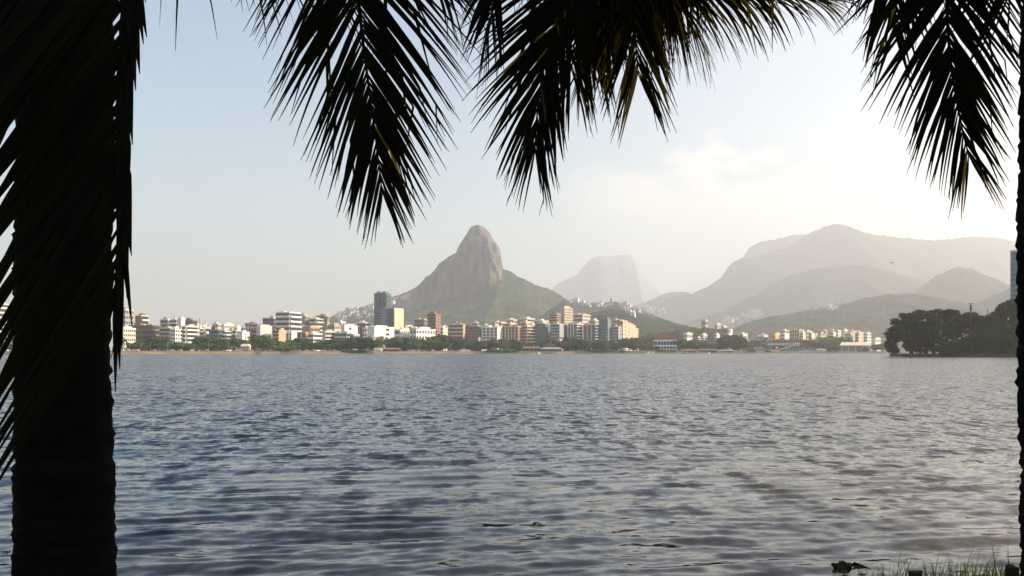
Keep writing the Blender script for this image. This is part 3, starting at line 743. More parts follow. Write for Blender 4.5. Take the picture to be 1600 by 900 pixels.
crowd(8, 628, 700, 507, 512, 1220, 1320, 'pale low block around the foot of the red brick tower', 'blocks around the brick tower', PALEW, 8)
crowd(13, 735, 930, 500, 506, 1360, 1420, 'pale slab filling the row behind the striped blocks', 'slabs behind the striped blocks', ('cream','sand','beige','white','pink'), 9)
crowd(9, 1205, 1365, 517, 521, 1570, 1600, 'low pale house in front of the far flats among olive trees', 'houses before the far flats', ('cream','sand','white','lgrey'), 10)
crowd(9, 1085, 1200, 520, 526, 1560, 1650, 'pale low house scattered among trees behind the boat houses', 'houses behind the boat houses', ('cream','sand','white','lgrey'), 11)

# houses scattered over the slopes: one house, copied
def house_proto(wall, roof):
    root = empty('hillside_house')
    m = MB(); m.box(-5, 5, -4, 4, -4, 7); m.build('wall', W(wall), root)
    m = MB(); m.box(-5.4, 5.4, -4.4, 4.4, 7.003, 7.6); m.box(-2, 1.5, -2, 2, 7.6, 9.6); m.build('roof', W(roof), root)
    m = MB()
    for k in range(2):
        for j in range(3): m.box(-4+j*2.9, -2.3+j*2.9, -4.06, -3.9, .8+k*3.2, 2.3+k*3.2)
    m.build('window', GLD, root)
    return root
dg = bpy.context.evaluated_depsgraph_get(); dg.update()
from mathutils.bvhtree import BVHTree
TERR = []
for o in col.objects:
    if o.type == 'MESH' and o.name.split('.')[0] in ('hill', 'rocky_mountain'):
        TERR.append((o, BVHTree.FromPolygons([v.co for v in o.data.vertices], [p.vertices for p in o.data.polygons])))
def hit(px, py):
    """nearest hillside point seen in this direction"""
    d = Vector(((px-CX)/F, 1, (HY-py)/F)).normalized(); best = None
    for o, t in TERR:
        h = t.ray_cast(Vector((0, 0, CAMZ)), d)
        if h[0] is not None and (best is None or h[3] < best[1]): best = (h[0], h[3])
    return best[0] if best else None
protos = [house_proto('white', 'lgrey'), house_proto('pink', 'orange'), house_proto('cream', 'redroof')]
used = set()
def scatter(n, poly, label, group, smin=.8, smax=1.5):
    r = random.Random(len(label)); k = 0; tries = 0
    while k < n and tries < n*20:
        tries += 1
        i = r.randrange(len(poly)-1); f = r.random()
        (xa, ya, ha), (xb, yb, hb) = poly[i], poly[i+1]
        px = xa+(xb-xa)*f; py = ya+(yb-ya)*f + r.uniform(0, 1)*(ha+(hb-ha)*f)
        p = hit(px, py)
        if p is None: continue
        src = protos[r.choice((0, 0, 1, 2))]
        if src.name in used: o = copy_tree(src)
        else: o = src; used.add(src.name)
        s_ = r.uniform(smin, smax)*p.y/3800
        o.location = p + Vector((0, 0, -1)); o.rotation_euler = (0, 0, r.uniform(-.9, .3)); o.scale = (s_, s_, s_*r.uniform(.8, 1.5))
        tag(o, label, 'house', group); k += 1
scatter(46, [(522,493,8),(545,485,14),(575,478,20),(584,477,22)], 'small pale house packed on the low ridge left of the dark tower', 'houses on the left ridge')
scatter(14, [(612,469,10),(640,461,4)], 'tiny pale house on the ridge between the dark tower and the peak', 'houses under the peak')
scatter(52, [(890,469,5),(930,474,8),(965,471,10),(990,484,12)], 'small pale house packed on the saddle ridge above the towers', 'houses on the saddle')
scatter(42, [(996,481,10),(1015,476,14),(1040,482,12)], 'small pale house on the lower left end of the main range', 'houses at the end of the range')
scatter(34, [(1130,500,6),(1160,492,12),(1190,486,10)], 'small pale house in the pocket below the hazy spur', 'houses below the spur')
scatter(6, [(1262,483,3),(1320,479,4)], 'lone pale house among trees on the green foothill', 'houses on the foothill', 1, 1.8)

# ---- low buildings along the water
def kiosk(name, x0, x1, yt, yb, Y, depth, wallc, roofc, label, cat, roof_h=.35, posts=5, open_front=True, sl=0.0, base=None):
    z0 = CAMZ+(HY-yb)/F*Y if base is None else base; z1 = CAMZ+(HY-yt)/F*Y; w = (x1-x0)/F*Y; c = at((x0+x1)/2, HY, Y)
    root = empty(name, (c.x, c.y, z0)); tag(root, label, cat)
    h = z1-z0
    m = MB(); m.box(-w/2, w/2, 0, depth, -1, h*.62) if not open_front else m.box(-w/2, w/2, depth*.55, depth, -1, h*.62); m.build('wall', W(wallc), root)
    m = MB(); y0, y1 = -.8, depth+.6; zr = h*.63
    m.add([(-w/2-.6,y0,zr),(w/2+.6,y0,zr),(w/2+.6,y1,zr),(-w/2-.6,y1,zr),(-w/2+w*.12,y0+depth*.35,h),(w/2-w*.12,y0+depth*.35,h),(w/2-w*.12,y1-depth*.35,h),(-w/2+w*.12,y1-depth*.35,h)],
          [(3,2,1,0),(4,5,6,7),(0,1,5,4),(1,2,6,5),(2,3,7,6),(3,0,4,7)])
    m.build('roof', W(roofc), root)
    for k in range(posts):
        p = MB(); x = -w/2+.3+k*(w-.6)/(posts-1); p.tube([(x,-.2,-1),(x,-.2,zr)], .14, 6); p.build('post', WPOLE, root)
    BLD.append((x0, x1, yt, label, Y))
    return root
SY = shore_y
kiosk('kiosk', 583.5, 596, 543.5, 550.5, SY(590)+16, 7, 'white', 'lgrey', 'small white lakeside kiosk at the end of the red roofed restaurant', 'kiosk', posts=3, open_front=False)
kiosk('restaurant', 593, 625, 543.5, 549.8, SY(605)+18, 12, 'dbrown', 'redroof', 'lakeside restaurant with long red roofs at the water edge', 'restaurant', posts=7)
kiosk('restaurant', 815, 846, 541, 550, SY(830)+22, 12, 'rust', 'brown', 'rusty brown thatch roofed pavilion among shore trees', 'pavilion', posts=6)
kiosk('boat_shelter', 845, 879, 542.5, 550.5, SY(860)+14, 9, 'dbrown', 'grey', 'long dark boat shelter with a grey roof by the landing', 'boat shelter', posts=8)
kiosk('kiosk', 376, 389, 537.5, 547.5, SY(380)+20, 6, 'cream', 'white', 'small white roofed kiosk at the foot of the white plain wall', 'kiosk', posts=3)
kiosk('kiosk', 718, 735, 546.5, 550.4, SY(725)+12, 5, 'white', 'lgrey', 'low white shed under the palm trees by the sand', 'shed', posts=4, open_front=False)
kiosk('kiosk', 752, 761, 546, 550.4, SY(757)+12, 5, 'white', 'white', 'bright white little shed on the shore below the striped block', 'shed', posts=3, open_front=False)
# red topped clubhouse with decks
def clubhouse():
    Y = 1150; c = at(1041, HY, Y); w = 32/F*Y; z = lambda py: CAMZ+(HY-py)/F*Y
    root = empty('clubhouse', (c.x, c.y, 0)); tag(root, 'clubhouse with a red top floor above two long white decks', 'clubhouse')
    m = MB(); m.box(-w/2+1, w/2-1, 1, 14, 1, z(527)); m.build('wall', W('navy'), root)
    for a_, b_ in ((533.5, 531), (541.5, 539)):
        m = MB(); m.box(-w/2-1.5, w/2, -2.5, 14, z(a_), z(b_)); m.build('deck', W('white'), root)
    m = MB(); m.box(-w/2+.5, w/2-.5, -.5, 13, z(531)+.01, z(526.5)); m.build('upper_floor', W('brown'), root)
    m = MB(); m.box(-w/2+.2, w/2+1.5, -1.2, 13.5, z(526.5)+.01, z(523.6)); m.build('roof', W('redroof'), root)
    for k in range(7):
        m = MB(); x = -w/2+1.5+k*(w-3)/6; m.tube([(x,-2,1),(x,-2,z(533.5))], .25, 6); m.build('post', WPOLE, root)
    BLD.append((1025, 1057, 524, root['label'], Y))
clubhouse()
kiosk('boat_house', 1030, 1058, 544.5, 551.2, SY(1045)+8, 8, 'dgrey', 'slate', 'dark boat house with white fronts below the clubhouse', 'boat house', posts=6)
kiosk('boat_house', 1064, 1088, 546, 551.2, SY(1075)+8, 8, 'dbrown', 'redroof', 'low brown boat house with a reddish roof right of the clubhouse', 'boat house', posts=6)
kiosk('boat_house', 1089, 1122, 545, 551.2, SY(1105)+8, 8, 'dbrown', 'brown', 'longest low brown boat house at the water in the middle of the jetties', 'boat house', posts=8)
kiosk('boat_house', 1122, 1147, 546.5, 551.3, SY(1135)+8, 8, 'slate', 'grey', 'flat grey green boat house under the dark shore tree', 'boat house', posts=6)
def stadium():
    Y = 1420; c = at(1113, HY, Y); w = 46/F*Y; z = lambda py: CAMZ+(HY-py)/F*Y
    root = empty('stadium', (c.x, c.y, 0)); tag(root, 'long dark grey sports stand with a thin flat roof behind the trees', 'stadium')
    m = MB(); m.box(-w/2, w/2, 2, 26, 1, z(531)); m.build('stand', W('slate'), root)
    m = MB(); m.box(-w/2-1, w/2+1, -3, 27, z(529.5), z(528.2)); m.build('roof', W('dgrey'), root)
    for k in range(8):
        m = MB(); x = -w/2+1+k*(w-2)/7; m.box(x-.3, x+.3, -1, -.4, 1, z(529.5)-.01); m.build('column', W('grey'), root)
    BLD.append((1091, 1133, 528, root['label'], Y))
stadium()
def grandstand():
    Y = 1290; c = at(1222, HY, Y); w = 50/F*Y; z = lambda py: CAMZ+(HY-py)/F*Y
    root = empty('grandstand', (c.x, c.y, 0)); tag(root, 'open grandstand with a dark sloping roof and pale diagonal stair', 'grandstand')
    m = MB(); m.box(-w/2, w/2, 4, 18, 1, z(544)); m.build('stand', W('dgrey'), root)
    m = MB(); h1, h0 = z(536), z(540.5)
    m.add([(-w/2,-4,h0),(w/2*.75,-4,h0),(w/2*.75,-4,h0+.7),(-w/2,-4,h0+.7),(-w/2+6,16,h1),(w/2,16,h1),(w/2,16,h1+.7),(-w/2+6,16,h1+.7)],
          [(0,1,2,3),(5,4,7,6),(3,2,6,7),(1,0,4,5),(0,3,7,4),(2,1,5,6)]); m.build('roof', W('dgrey'), root)
    m = MB(); x0, x1 = -w*.12, w*.46
    m.add([(x0,-5.5,z(547.5)),(x0,-5.5,z(545.2)),(x1,-5.5,z(538.5)),(x1,-5.5,z(536.3)),(x0,-4.3,z(547.5)),(x0,-4.3,z(545.2)),(x1,-4.3,z(538.5)),(x1,-4.3,z(536.3))],
          [(0,2,3,1),(4,5,7,6),(1,3,7,5),(2,0,4,6),(0,1,5,4),(3,2,6,7)]); m.build('stair', W('lgrey'), root)
    for a_, b_ in ((-w/2-1, -w*.13), (-w/2+8, w*.1)):
        m = MB(); zz0 = z(548.5 if a_ < -w/2 else 551); m.box(a_, b_, -9, -6, zz0, zz0+1.7); m.build('terrace', W('white'), root)
    for k in range(5):
        m = MB(); x = -w/2+2+k*(w-4)/4; m.tube([(x,12,1),(x,12,h1)], .3, 6); m.build('column', W('lgrey'), root)
    m = MB(); m.box(w/2-4, w/2+1, -4, 6, z(541), z(535)); m.build('stair_tower', W('lgrey'), root)
    BLD.append((1197, 1247, 536, root['label'], Y))
grandstand()
def fence(x0, x1, yt, yb, Y, c1, label):
    c = at((x0+x1)/2, HY, Y); w = (x1-x0)/F*Y; z = lambda py: CAMZ+(HY-py)/F*Y
    root = empty('fence', (c.x, c.y, 0)); tag(root, label, 'fence')
    m = MB(); m.box(-w/2, w/2, 0, .3, z(yb), z(yt)); m.build('panel', W(c1), root)
    for k in range(12):
        m = MB(); x = -w/2+k*w/11; m.box(x-.25, x+.25, -.35, -.02, .5, z(yt)+.4); m.build('post', W('lgrey'), root)
fence(1180, 1196, 543.8, 549.5, 1255, 'blue', 'short blue fence left of the grandstand')
fence(1228, 1285, 543.8, 547.6, 1262, 'blue', 'long blue fence along the rowing club by the grandstand')
kiosk('kiosk', 1277, 1285, 545, 551, 1240, 5, 'sand', 'sand', 'small yellowish ticket booth at the end of the blue fence', 'kiosk', posts=3, open_front=False)
def pavilion():
    Y = 1262; c = at(1339, HY, Y); w = 54/F*Y; z = lambda py: CAMZ+(HY-py)/F*Y
    root = empty('pavilion', (c.x, c.y, 0)); tag(root, 'wide lakeside pavilion with a pale tan sloping roof over blue glass', 'pavilion')
    m = MB(); m.box(-w/2+1, w/2-4, 2, 16, .6, z(541)); m.build('wall', W('slate'), root)
    h0, h1 = z(540.6), z(535.3)
    m = MB(); m.add([(-w/2-1,-3,h0),(w/2-5,-3,h0),(w/2-5,-3,h0+1.0),(-w/2-1,-3,h0+1.0),(-w/2+9,18,h1),(w/2,18,h1),(w/2,18,h1+.8),(-w/2+9,18,h1+.8)],
          [(0,1,2,3),(5,4,7,6),(3,2,6,7),(1,0,4,5),(0,3,7,4),(2,1,5,6)]); m.build('roof', W('cream'), root)
    for k in range(6):
        m = MB(); x0 = -w/2+2+k*(w-8)/6; m.box(x0, x0+(w-8)/6-.8, 1.85, 1.98, 1.4, z(542.5)); m.build('window', glass('blue_glass', (.10,.17,.23)), root)
    for k in range(5):
        m = MB(); x = -w/2+1.5+k*(w-8)/4; m.tube([(x,-2,.3),(x,-2,h0+.1)], .25, 6); m.build('post', WPOLE, root)
    BLD.append((1312, 1367, 535, root['label'], Y))
pavilion()
# white monument among the trees
def monument():
    p = at(748.5, HY, SY(748)+60); root = empty('monument', (p.x, p.y, 2.7)); tag(root, 'slender white monument column standing above the shore trees', 'monument')
    H = CAMZ+(HY-526.5)/F*p.y-2.7
    m = MB(); m.box(-3, 3, -3, 3, -.5, 3); m.build('plinth', W('white'), root)
    m = MB(); m.tube([(0,0,3),(0,0,H*.5),(0,0,H*.86)], [2.0,1.7,1.2], 10); m.build('column', W('white'), root)
    m = MB(); m.tube([(0,0,H*.86),(0,0,H*.9),(0,0,H*.95),(0,0,H)], [1.9,1.3,1.6,.3], 10); m.build('lantern', W('white'), root)
monument()
# cars parked along the lakeside road, boats, lamp posts
def car_proto(c):
    root = empty('parked_car')
    m = MB(); m.box(-2.1,2.1,-.85,.85,.3,.85); m.add([(-1.5,-.8,.85),(1.3,-.8,.85),(1.3,.8,.85),(-1.5,.8,.85),(-1.1,-.65,1.45),(.7,-.65,1.45),(.7,.65,1.45),(-1.1,.65,1.45)],[(4,5,6,7),(0,1,5,4),(1,2,6,5),(2,3,7,6),(3,0,4,7)]); m.build('body', W(c), root)
    m = MB(); m.box(-1.05,.65,-.83,-.70,.9,1.35); m.build('window', GLD, root)
    for x in (-1.3, 1.3):
        m = MB(); m.tube([(x,-.9,.32),(x,.9,.32)], .32, 8); m.build('wheel', W('dgrey'), root)
    return root
cp = {c: car_proto(c) for c in ('white', 'lgrey', 'redroof', 'dgrey')}; usedc = set()
for i, px in enumerate((191,199,207,214,226,240,256,268,281,300,322,372,384,392,410,424,467,479,492,505,512,522,530,640,646,653,662,676,690)):
    c = ('white','white','lgrey','white','redroof','lgrey','dgrey','white')[i % 8]
    o = cp[c] if c not in usedc else copy_tree(cp[c]); usedc.add(c)
    Y = SY(px)+17; p = at(px, HY, Y); o.location = (p.x, p.y, 2.75); o.rotation_euler = (0, 0, (i*37 % 5-2)*.08 + (0 if i % 3 else math.pi))
    cn = dict(white='white', lgrey='silver', redroof='red', dgrey='black')[c]
    part = 'left end of the sandy shore' if px < 400 else ('sand strip below the white banded block' if px < 560 else 'sand right of the red roofed restaurant')
    tag(o, f'tiny {cn} car parked by the road on the {part}', 'car', f'{cn} cars on the {part}')
def lamp_proto():
    root = empty('street_lamp'); m = MB(); m.tube([(0,0,-.5),(0,0,9)], [.16,.09], 6); m.build('pole', POLE, root)
    m = MB(); m.tube([(0,0,9),(.5,0,9.4),(1.8,-.2,9.5)], .07, 5); m.build('arm', POLE, root)
    m = MB(); m.box(1.5,2.3,-.35,0,9.42,9.58); m.build('lamp_head', W('lgrey'), root); return root
lp = lamp_proto()
for i, px in enumerate((235, 262, 326, 342, 357, 440, 468, 655, 705, 760)):
    o = lp if i == 0 else copy_tree(lp); Y = SY(px)+13; p = at(px, HY, Y); o.location = (p.x, p.y, 2.6)
    tag(o, 'thin grey street lamp on the lakeside road', 'street lamp', 'street lamps along the far shore')
def boat_proto(c):
    root = empty('boat'); m = MB(); L, Wd = 3.2, .95
    top = [(-L,-Wd*.8),(L*.4,-Wd),(L,0),(L*.4,Wd),(-L,Wd*.8)]
    m.add([(x*.9,y*.6,-.2) for x,y in top]+[(x,y,.75) for x,y in top],[(4,3,2,1,0),(5,6,7,8,9)]+[(k,(k+1)%5,5+(k+1)%5,5+k) for k in range(5)]); m.build('hull', W(c), root)
    m = MB(); m.box(-L*.5,L*.2,-.6,.6,.75,1.6); m.build('cabin', W('lgrey'), root)
    return root
bp_ = {c: boat_proto(c) for c in ('white', 'redroof', 'blue')}; usedb = set()
for i, (px, c, lb) in enumerate(((833,'white','white boat moored at the landing below the thatch roofed pavilion'),(842,'white','white boat with pale cabin beside the long dark boat shelter'),(853,'redroof','red boat drawn up at the dark boat shelter'),
        (871,'white','white boat at the right end of the landing sand'),(1013,'white','white boat on the bank left of the clubhouse'),(1020,'white','second white boat near the clubhouse jetty'),(1073,'redroof','small bright red boat on the water by the boat houses'),
        (1092,'redroof','red boat beneath the longest brown boat house'),(1108,'white','white boat beneath the longest brown boat house'),(1180,'blue','blue boat near the short blue fence'),(1330,'white','white boat in front of the wide pavilion'))):
    o = bp_[c] if c not in usedb else copy_tree(bp_[c]); usedb.add(c)
    Y = SY(px)-4; p = at(px, HY, Y); o.location = (p.x, p.y, 0.0); o.rotation_euler = (0, 0, i*.9); tag(o, lb, 'boat')
# construction mast on the left skyline
mm = MB(); p = at(312, HY, 1000); H = CAMZ+(HY-497)/F*1000-2
for a_ in (-.8, .8):
    for b_ in (-.8, .8): mm.tube([(a_,b_,0),(a_*.3,b_*.3,H)], .12, 4)
for k in range(14): mm.box(-.7,.7,-.7,.7,k*H/14,k*H/14+.12)
tag(mm.build('lattice_mast', POLE, None, loc=(p.x, p.y, 2)), 'thin lattice mast on the skyline right of the purple brown block', 'mast')

# ------------------------------------------------------------------ trees
def quads_cloud(P, Nrm, S, r, asp=1.0):
    """one leaf card per point: P centres, Nrm normals, S sizes"""
    n = len(P); ref = r.normal(size=(n, 3)); a = np.cross(Nrm, ref); a /= np.linalg.norm(a, axis=1)[:,None]+1e-9
    b = np.cross(Nrm, a); S = S[:,None]
    a = a*S; b = b*S*asp
    V = np.stack([P-a*1.0, P-b*.6, P+a*1.0, P+b*.6], 1)      # pointed leaf shape
    return V.reshape(-1, 3), np.arange(4*n).reshape(n, 4)
def crown_mesh(name, seed, rx, rz, zc, nclump, nleaf, size, mats, flat=0.0):
    r = np.random.default_rng(seed); Ps, Ns, Ss = [], [], []
    for k in range(nclump):
        d = r.normal(size=3); d /= np.linalg.norm(d); d[2] = d[2]*.9+.08
        rad = r.uniform(.45, .98)
        c = d*rad*np.array([rx, rx, rz]); c[2] += zc
        if flat and c[2] < zc-rz*.35: c[2] = zc-rz*.35+r.uniform(-.4, .4)
        cr = r.uniform(.18, .34)*rx
        q = r.normal(size=(nleaf, 3)); q /= np.linalg.norm(q, axis=1)[:,None]
        rr = cr*r.uniform(.35, 1.1, nleaf)**.6
        p = c+q*rr[:,None]*np.array([1, 1, .7]); Ps.append(p)
        nn = q + r.normal(size=(nleaf, 3))*.6 + np.array([0, 0, .35]); nn /= np.linalg.norm(nn, axis=1)[:,None]; Ns.append(nn)
        Ss.append(size*r.uniform(.6, 1.3, nleaf))
    V, Q = quads_cloud(np.concatenate(Ps), np.concatenate(Ns), np.concatenate(Ss), r)
    return np_mesh(name, V, Q, mats)
def trunk_mesh(h, r0, seed, limbs=5, spread=3.0, top=None):
    r = random.Random(seed); m = MB(); top = top or h*1.35
    lean = (r.uniform(-.05,.05)*h, r.uniform(-.05,.05)*h)
    m.tube([(0,0,-.6),(lean[0]*.3,lean[1]*.3,h*.5),(lean[0],lean[1],h)], [r0*1.25,r0*.9,r0*.7], 7)
    for k in range(limbs):
        a = k*6.283/limbs+r.uniform(-.4,.4); e = spread*r.uniform(.6,1)
        m.tube([(lean[0],lean[1],h*r.uniform(.75,.98)),(lean[0]+math.cos(a)*e*.5,lean[1]+math.sin(a)*e*.5,h*1.12),(lean[0]+math.cos(a)*e,lean[1]+math.sin(a)*e,top*r.uniform(.9,1.1))], [r0*.45,r0*.3,r0*.12], 5)
    return m
def tree_proto(seed, kind):
    root = empty('tree')
    if kind == 'round':   h, rx, rz, zc, mt, nc, nl = 3.0, 5.2, 4.0, 7.0, LEAF, 52, 70
    elif kind == 'tall':  h, rx, rz, zc, mt, nc, nl = 4.0, 3.4, 5.4, 8.6, LEAF, 46, 70
    elif kind == 'dark':  h, rx, rz, zc, mt, nc, nl = 2.4, 5.8, 4.8, 6.2, LEAF_DARK, 60, 72
    elif kind == 'olive': h, rx, rz, zc, mt, nc, nl = 3.0, 5.0, 3.6, 6.6, LEAF_OLIVE, 48, 66
    else:                 h, rx, rz, zc, mt, nc, nl = .7, 3.6, 2.0, 2.0, LEAF, 20, 50      # bush
    me = crown_mesh('crown', seed, rx, rz, zc, nc, nl, .62, mt)
    trunk_mesh(h, .32 if kind != 'bush' else .12, seed, 5, rx*.6, zc).build('trunk', WOOD, root)
    link('crown', me, root)
    return root
def palm_far(seed):
    r = random.Random(seed); root = empty('palm_tree'); H = 9.5
    m = MB(); lx = r.uniform(-.8,.8); m.tube([(0,0,-.5),(lx*.3,0,H*.4),(lx,0,H)], [.30,.2,.16], 7); m.build('trunk', WOOD, root)
    Vs, Qs, b = [], [], 0
    for k in range(17):
        a = k*2.399+r.uniform(-.2,.2); e0 = r.uniform(-.15, 1.15); L = r.uniform(3.2, 4.4)
        pts = []; p = np.array([lx, 0, H]); el = e0
        for i in range(9):
            pts.append(p.copy()); p = p+np.array([math.cos(a)*math.cos(el), math.sin(a)*math.cos(el), math.sin(el)])*L/8; el -= .24
        side = np.array([-math.sin(a), math.cos(a), 0])
        for i in range(8):
            for sg in (-1, 1):
                for q in (0, .5):
                    o = pts[i]*(1-q)+pts[i+1]*q; t = (pts[i+1]-pts[i]); t /= np.linalg.norm(t)
                    ln = 1.15*(.55+.9*math.sin(3.0*(i+q+.6)/9)*.6); w = .13
                    tip = o+side*sg*ln*.75+t*ln*.35+np.array([0,0,-ln*.62]); mid = (o+tip)/2+np.array([0,0,.12])
                    Vs += [o-t*w, o+t*w, mid+t*w, mid-t*w, tip]; Qs += [(b,b+1,b+2,b+3),(b+3,b+2,b+4,b+4)]; b += 5
    Qs = [q if len(set(q)) == 4 else q for q in Qs]
    me = bpy.data.meshes.new('crown'); me.from_pydata([tuple(v) for v in Vs], [], [tuple(dict.fromkeys(q)) for q in Qs]); me.materials.append(PALM_FAR)
    link('crown', me, root)
    return root
TP = {'round': [tree_proto(s, 'round') for s in (1, 2, 3)], 'tall': [tree_proto(s, 'tall') for s in (4, 5)], 'dark': [tree_proto(s, 'dark') for s in (6, 7)],
      'olive': [tree_proto(s, 'olive') for s in (8, 9)], 'bush': [tree_proto(s, 'bush') for s in (10, 11)], 'palm': [palm_far(s) for s in (12, 13, 14)]}
PH = {'round': 11.2, 'tall': 14.2, 'dark': 11.2, 'olive': 10.4, 'bush': 4.0, 'palm': 12.2}
usedt = set(); TREES = []
def plant(kind, px, ytop, Y, wide=1.0, r=rng):
    src = r.choice(TP[kind])
    if src.name in usedt: o = copy_tree(src)
    else: o = src; usedt.add(src.name)
    p = at(px, HY, Y); z0 = 2.6 if Y > SY(px)+12 else 1.6
    h = CAMZ+(HY-ytop)/F*Y-z0; s = h/PH[kind]
    o.location = (p.x, p.y, z0); o.rotation_euler = (0, 0, r.uniform(0, 6.28)); wide *= 1.0 if kind == 'palm' else 1.3
    o.scale = (s*wide*r.uniform(.9,1.1), s*wide*r.uniform(.9,1.1), s)
    TREES.append((o, kind, px, ytop, Y))
# single trees of the photograph that stand out
for a in (('round',247,526.5,45,1.25),('palm',187,523,40,1),('palm',194,528,32,1),('palm',201,533,30,1),('round',217,534,45,1.2),('round',228,532,50,1),
          ('bush',285,541,30,1.3),('bush',293,540.5,28,1.4),('bush',303,541,30,1.3),('round',318,526,48,1.2),('tall',330,524,50,1),('palm',336,523,40,1),('round',345,527,45,1),('round',357,528,46,1.1),('tall',366,526,50,1),('olive',374,530,40,1),('round',384,531,46,1),
          ('tall',398,521,55,1.1),('tall',405,519,70,1.1),('round',412,527,45,1.1),('palm',419,521,45,1),('tall',425,525,50,1),('bush',434,540,20,1.5),('bush',443,541,18,1.5),('bush',452,540,22,1.3),
          ('round',441,533,46,1),('palm',450,528,40,1),('round',459,532,45,1),('dark',471,526,50,.95),('olive',479,533,45,1),('round',487,535,40,1),('tall',494,533,40,1),('round',503,533,50,1),('dark',515,528.5,50,1),('dark',525,530,46,1),('round',533,530,48,1),('olive',541,536,40,1),
          ('dark',549,530,24,1.2),('dark',560,525,30,1.15),('dark',571,526,26,1.15),('dark',580,530,24,1),('bush',545,546,8,1.8),('bush',556,546,8,1.8),('bush',567,546,8,1.8),
          ('palm',575,522,60,1),('olive',587,530,55,1),('palm',594,527,45,1),('palm',601,530,40,1),('olive',610,529,60,1),('round',618,527,60,1),('palm',623,526,50,1),('tall',633,524,60,1),('dark',641,527,55,1),('palm',648,524,45,1),('round',655,528,60,1),('dark',662,530,40,1),('palm',669,528,40,1),('olive',676,527,50,1),
          ('dark',683,524,60,1),('tall',691,521,70,1.1),('tall',700,519,75,1.1),('palm',707,523,55,1),('round',712,527,60,1.1),('olive',722,529,55,1.1),('palm',729,525,50,1),('olive',736,534,40,1),('dark',744,530,60,1.1),('palm',756,530,50,1),('olive',740,541,30,1.1),
          ('dark',764,532,50,1.1),('palm',771,526,45,1),('tall',779,526,55,1),('palm',787,527,45,1),('tall',797,527,60,1),('palm',804,527,50,1),('dark',812,533,45,1.1),('round',822,534,60,1.2),('olive',833,536,50,1.2),('round',845,534,70,1.2),('olive',852,538,40,1.1),('palm',863,525,60,1),('palm',869,528,50,1),('olive',878,533,45,1),
          ('palm',882,524,55,1),('palm',888,523,50,1),('tall',896,524,60,1),('dark',902,530,30,1),('olive',893,541,28,1.1),('dark',910,533,20,1.1),('round',918,531,40,1.1),('round',927,532,42,1.2),('dark',936,534,20,1.1),('round',945,531,45,1.1),('round',954,533,40,1.1),('dark',962,535,20,1),('tall',971,526,55,.9),('palm',975,525,50,1),('olive',983,529,50,1.1),('olive',994,527,55,1.15),('round',1003,533,45,1.1),('dark',990,539,18,1.1),('olive',1008,540,24,1),
          ('bush',765,546,8,1.6),('bush',778,546,8,1.6),('bush',792,546,8,1.6),('bush',805,547,8,1.5),('bush',925,547,8,1.8),('bush',940,546,8,1.8),('bush',955,547,8,1.8),('bush',972,547,8,1.8),
          ('olive',1017,540,40,1.1),('dark',1026,540,35,.8),('bush',1030,546,10,1.3),('round',1062,529,55,1.2),('dark',1071,530,50,1.1),('round',1081,531,52,1.2),('dark',1091,536,50,1.1),('olive',1099,534,60,1.1),('round',1110,538,50,1.1),('olive',1117,539,50,1),('dark',1124,536,60,1.1),
          ('dark',1137,524.5,30,1.0),('dark',1145,522,36,1.05),('dark',1153,527,34,1.0),('round',1162,533,50,1.1),('round',1176,531,90,1.1),('olive',1168,538,40,1.1),('bush',1173,545,12,1.5),('bush',1200,547,10,1.5),
          ('dark',1230,529,170,1.4),('olive',1241,530,180,1.3),('olive',1255,531,190,1.3),('olive',1270,531,180,1.3),('dark',1283,531,170,1.3),('olive',1294,527,200,1.4),('round',1306,526,200,1.5),('olive',1320,529,190,1.3),('dark',1333,532,180,1.3),('dark',1297,540,12,1.2),('dark',1305,541,10,1.2),
          ('dark',1352,544,12,1.1),('dark',1368,538,20,1.2),('dark',1378,536,26,1.3),('round',1388,534,40,1.3),('round',1210,530,240,1.1),('olive',1198,531,250,1.1),('dark',10,536,30,1.5),('dark',28,541,22,1.4),('dark',44,540,22,1.4)):
    k, px, yt, dY, wd = a
    plant(k, px, yt, SY(px)+dY, wd)
# trees on the slopes just above the roofs, read one by one against the hills
for a in (('olive',1052,517,1700,1.2),('round',1064,513,1800,1.3),('olive',1078,512,1850,1.2),('round',1090,511,1800,1.3),('round',1104,512,1750,1.3),('olive',1112,516,1700,1.2),('round',1013,521,1500,1.2),('olive',1020,524,1450,1.2)):
    plant(*a)
# the continuous belt of low trees between them
rb = random.Random(99)
px = 206.0
while px < 1010:
    if not (582 < px < 628 or 816 < px < 876 or 374 < px < 392):
        kind = rb.choice(('round', 'dark', 'round', 'olive', 'tall', 'round', 'palm'))
        left = px < 540
        plant(kind, px, rb.uniform(534, 540) if left else rb.uniform(531, 538), SY(px)+rb.uniform(24, 44), 1.15, rb)
    px += rb.uniform(5.5, 9.0)
# labels: kind, colour and what stands behind
KW = {'round': 'rounded green tree', 'tall': 'tall upright green tree', 'dark': 'dense dark green tree', 'olive': 'olive green tree', 'bush': 'low green bush', 'palm': 'palm tree'}
def short(s):
    w = s.split()
    for stop in ('beside', 'with', 'behind', 'between', 'above', 'below', 'glimpsed', 'rising', 'under', 'peeping', 'right', 'left', 'squeezed', 'standing', 'among', 'showing', 'edged', 'at', 'half', 'directly', 'in', 'on', 'just', 'cut', 'by', 'over', 'leaning'):
        if stop in w and w.index(stop) >= 2: w = w[:w.index(stop)]
    w = [q.strip(',') for q in w]
    return ' '.join(w[:3])
cnt = {}
for o, k, px, yt, Y in TREES:
    best = min((b for b in BLD if b[4] > Y-60), key=lambda b: abs((b[0]+b[1])/2-px)+.25*abs(b[2]-yt)+(0 if b[0]-1 <= px <= b[1]+1 else 14))
    lab = f'{KW[k]} on far shore by the {short(best[3])}'
    cnt.setdefault(lab, []).append((px, o, k))
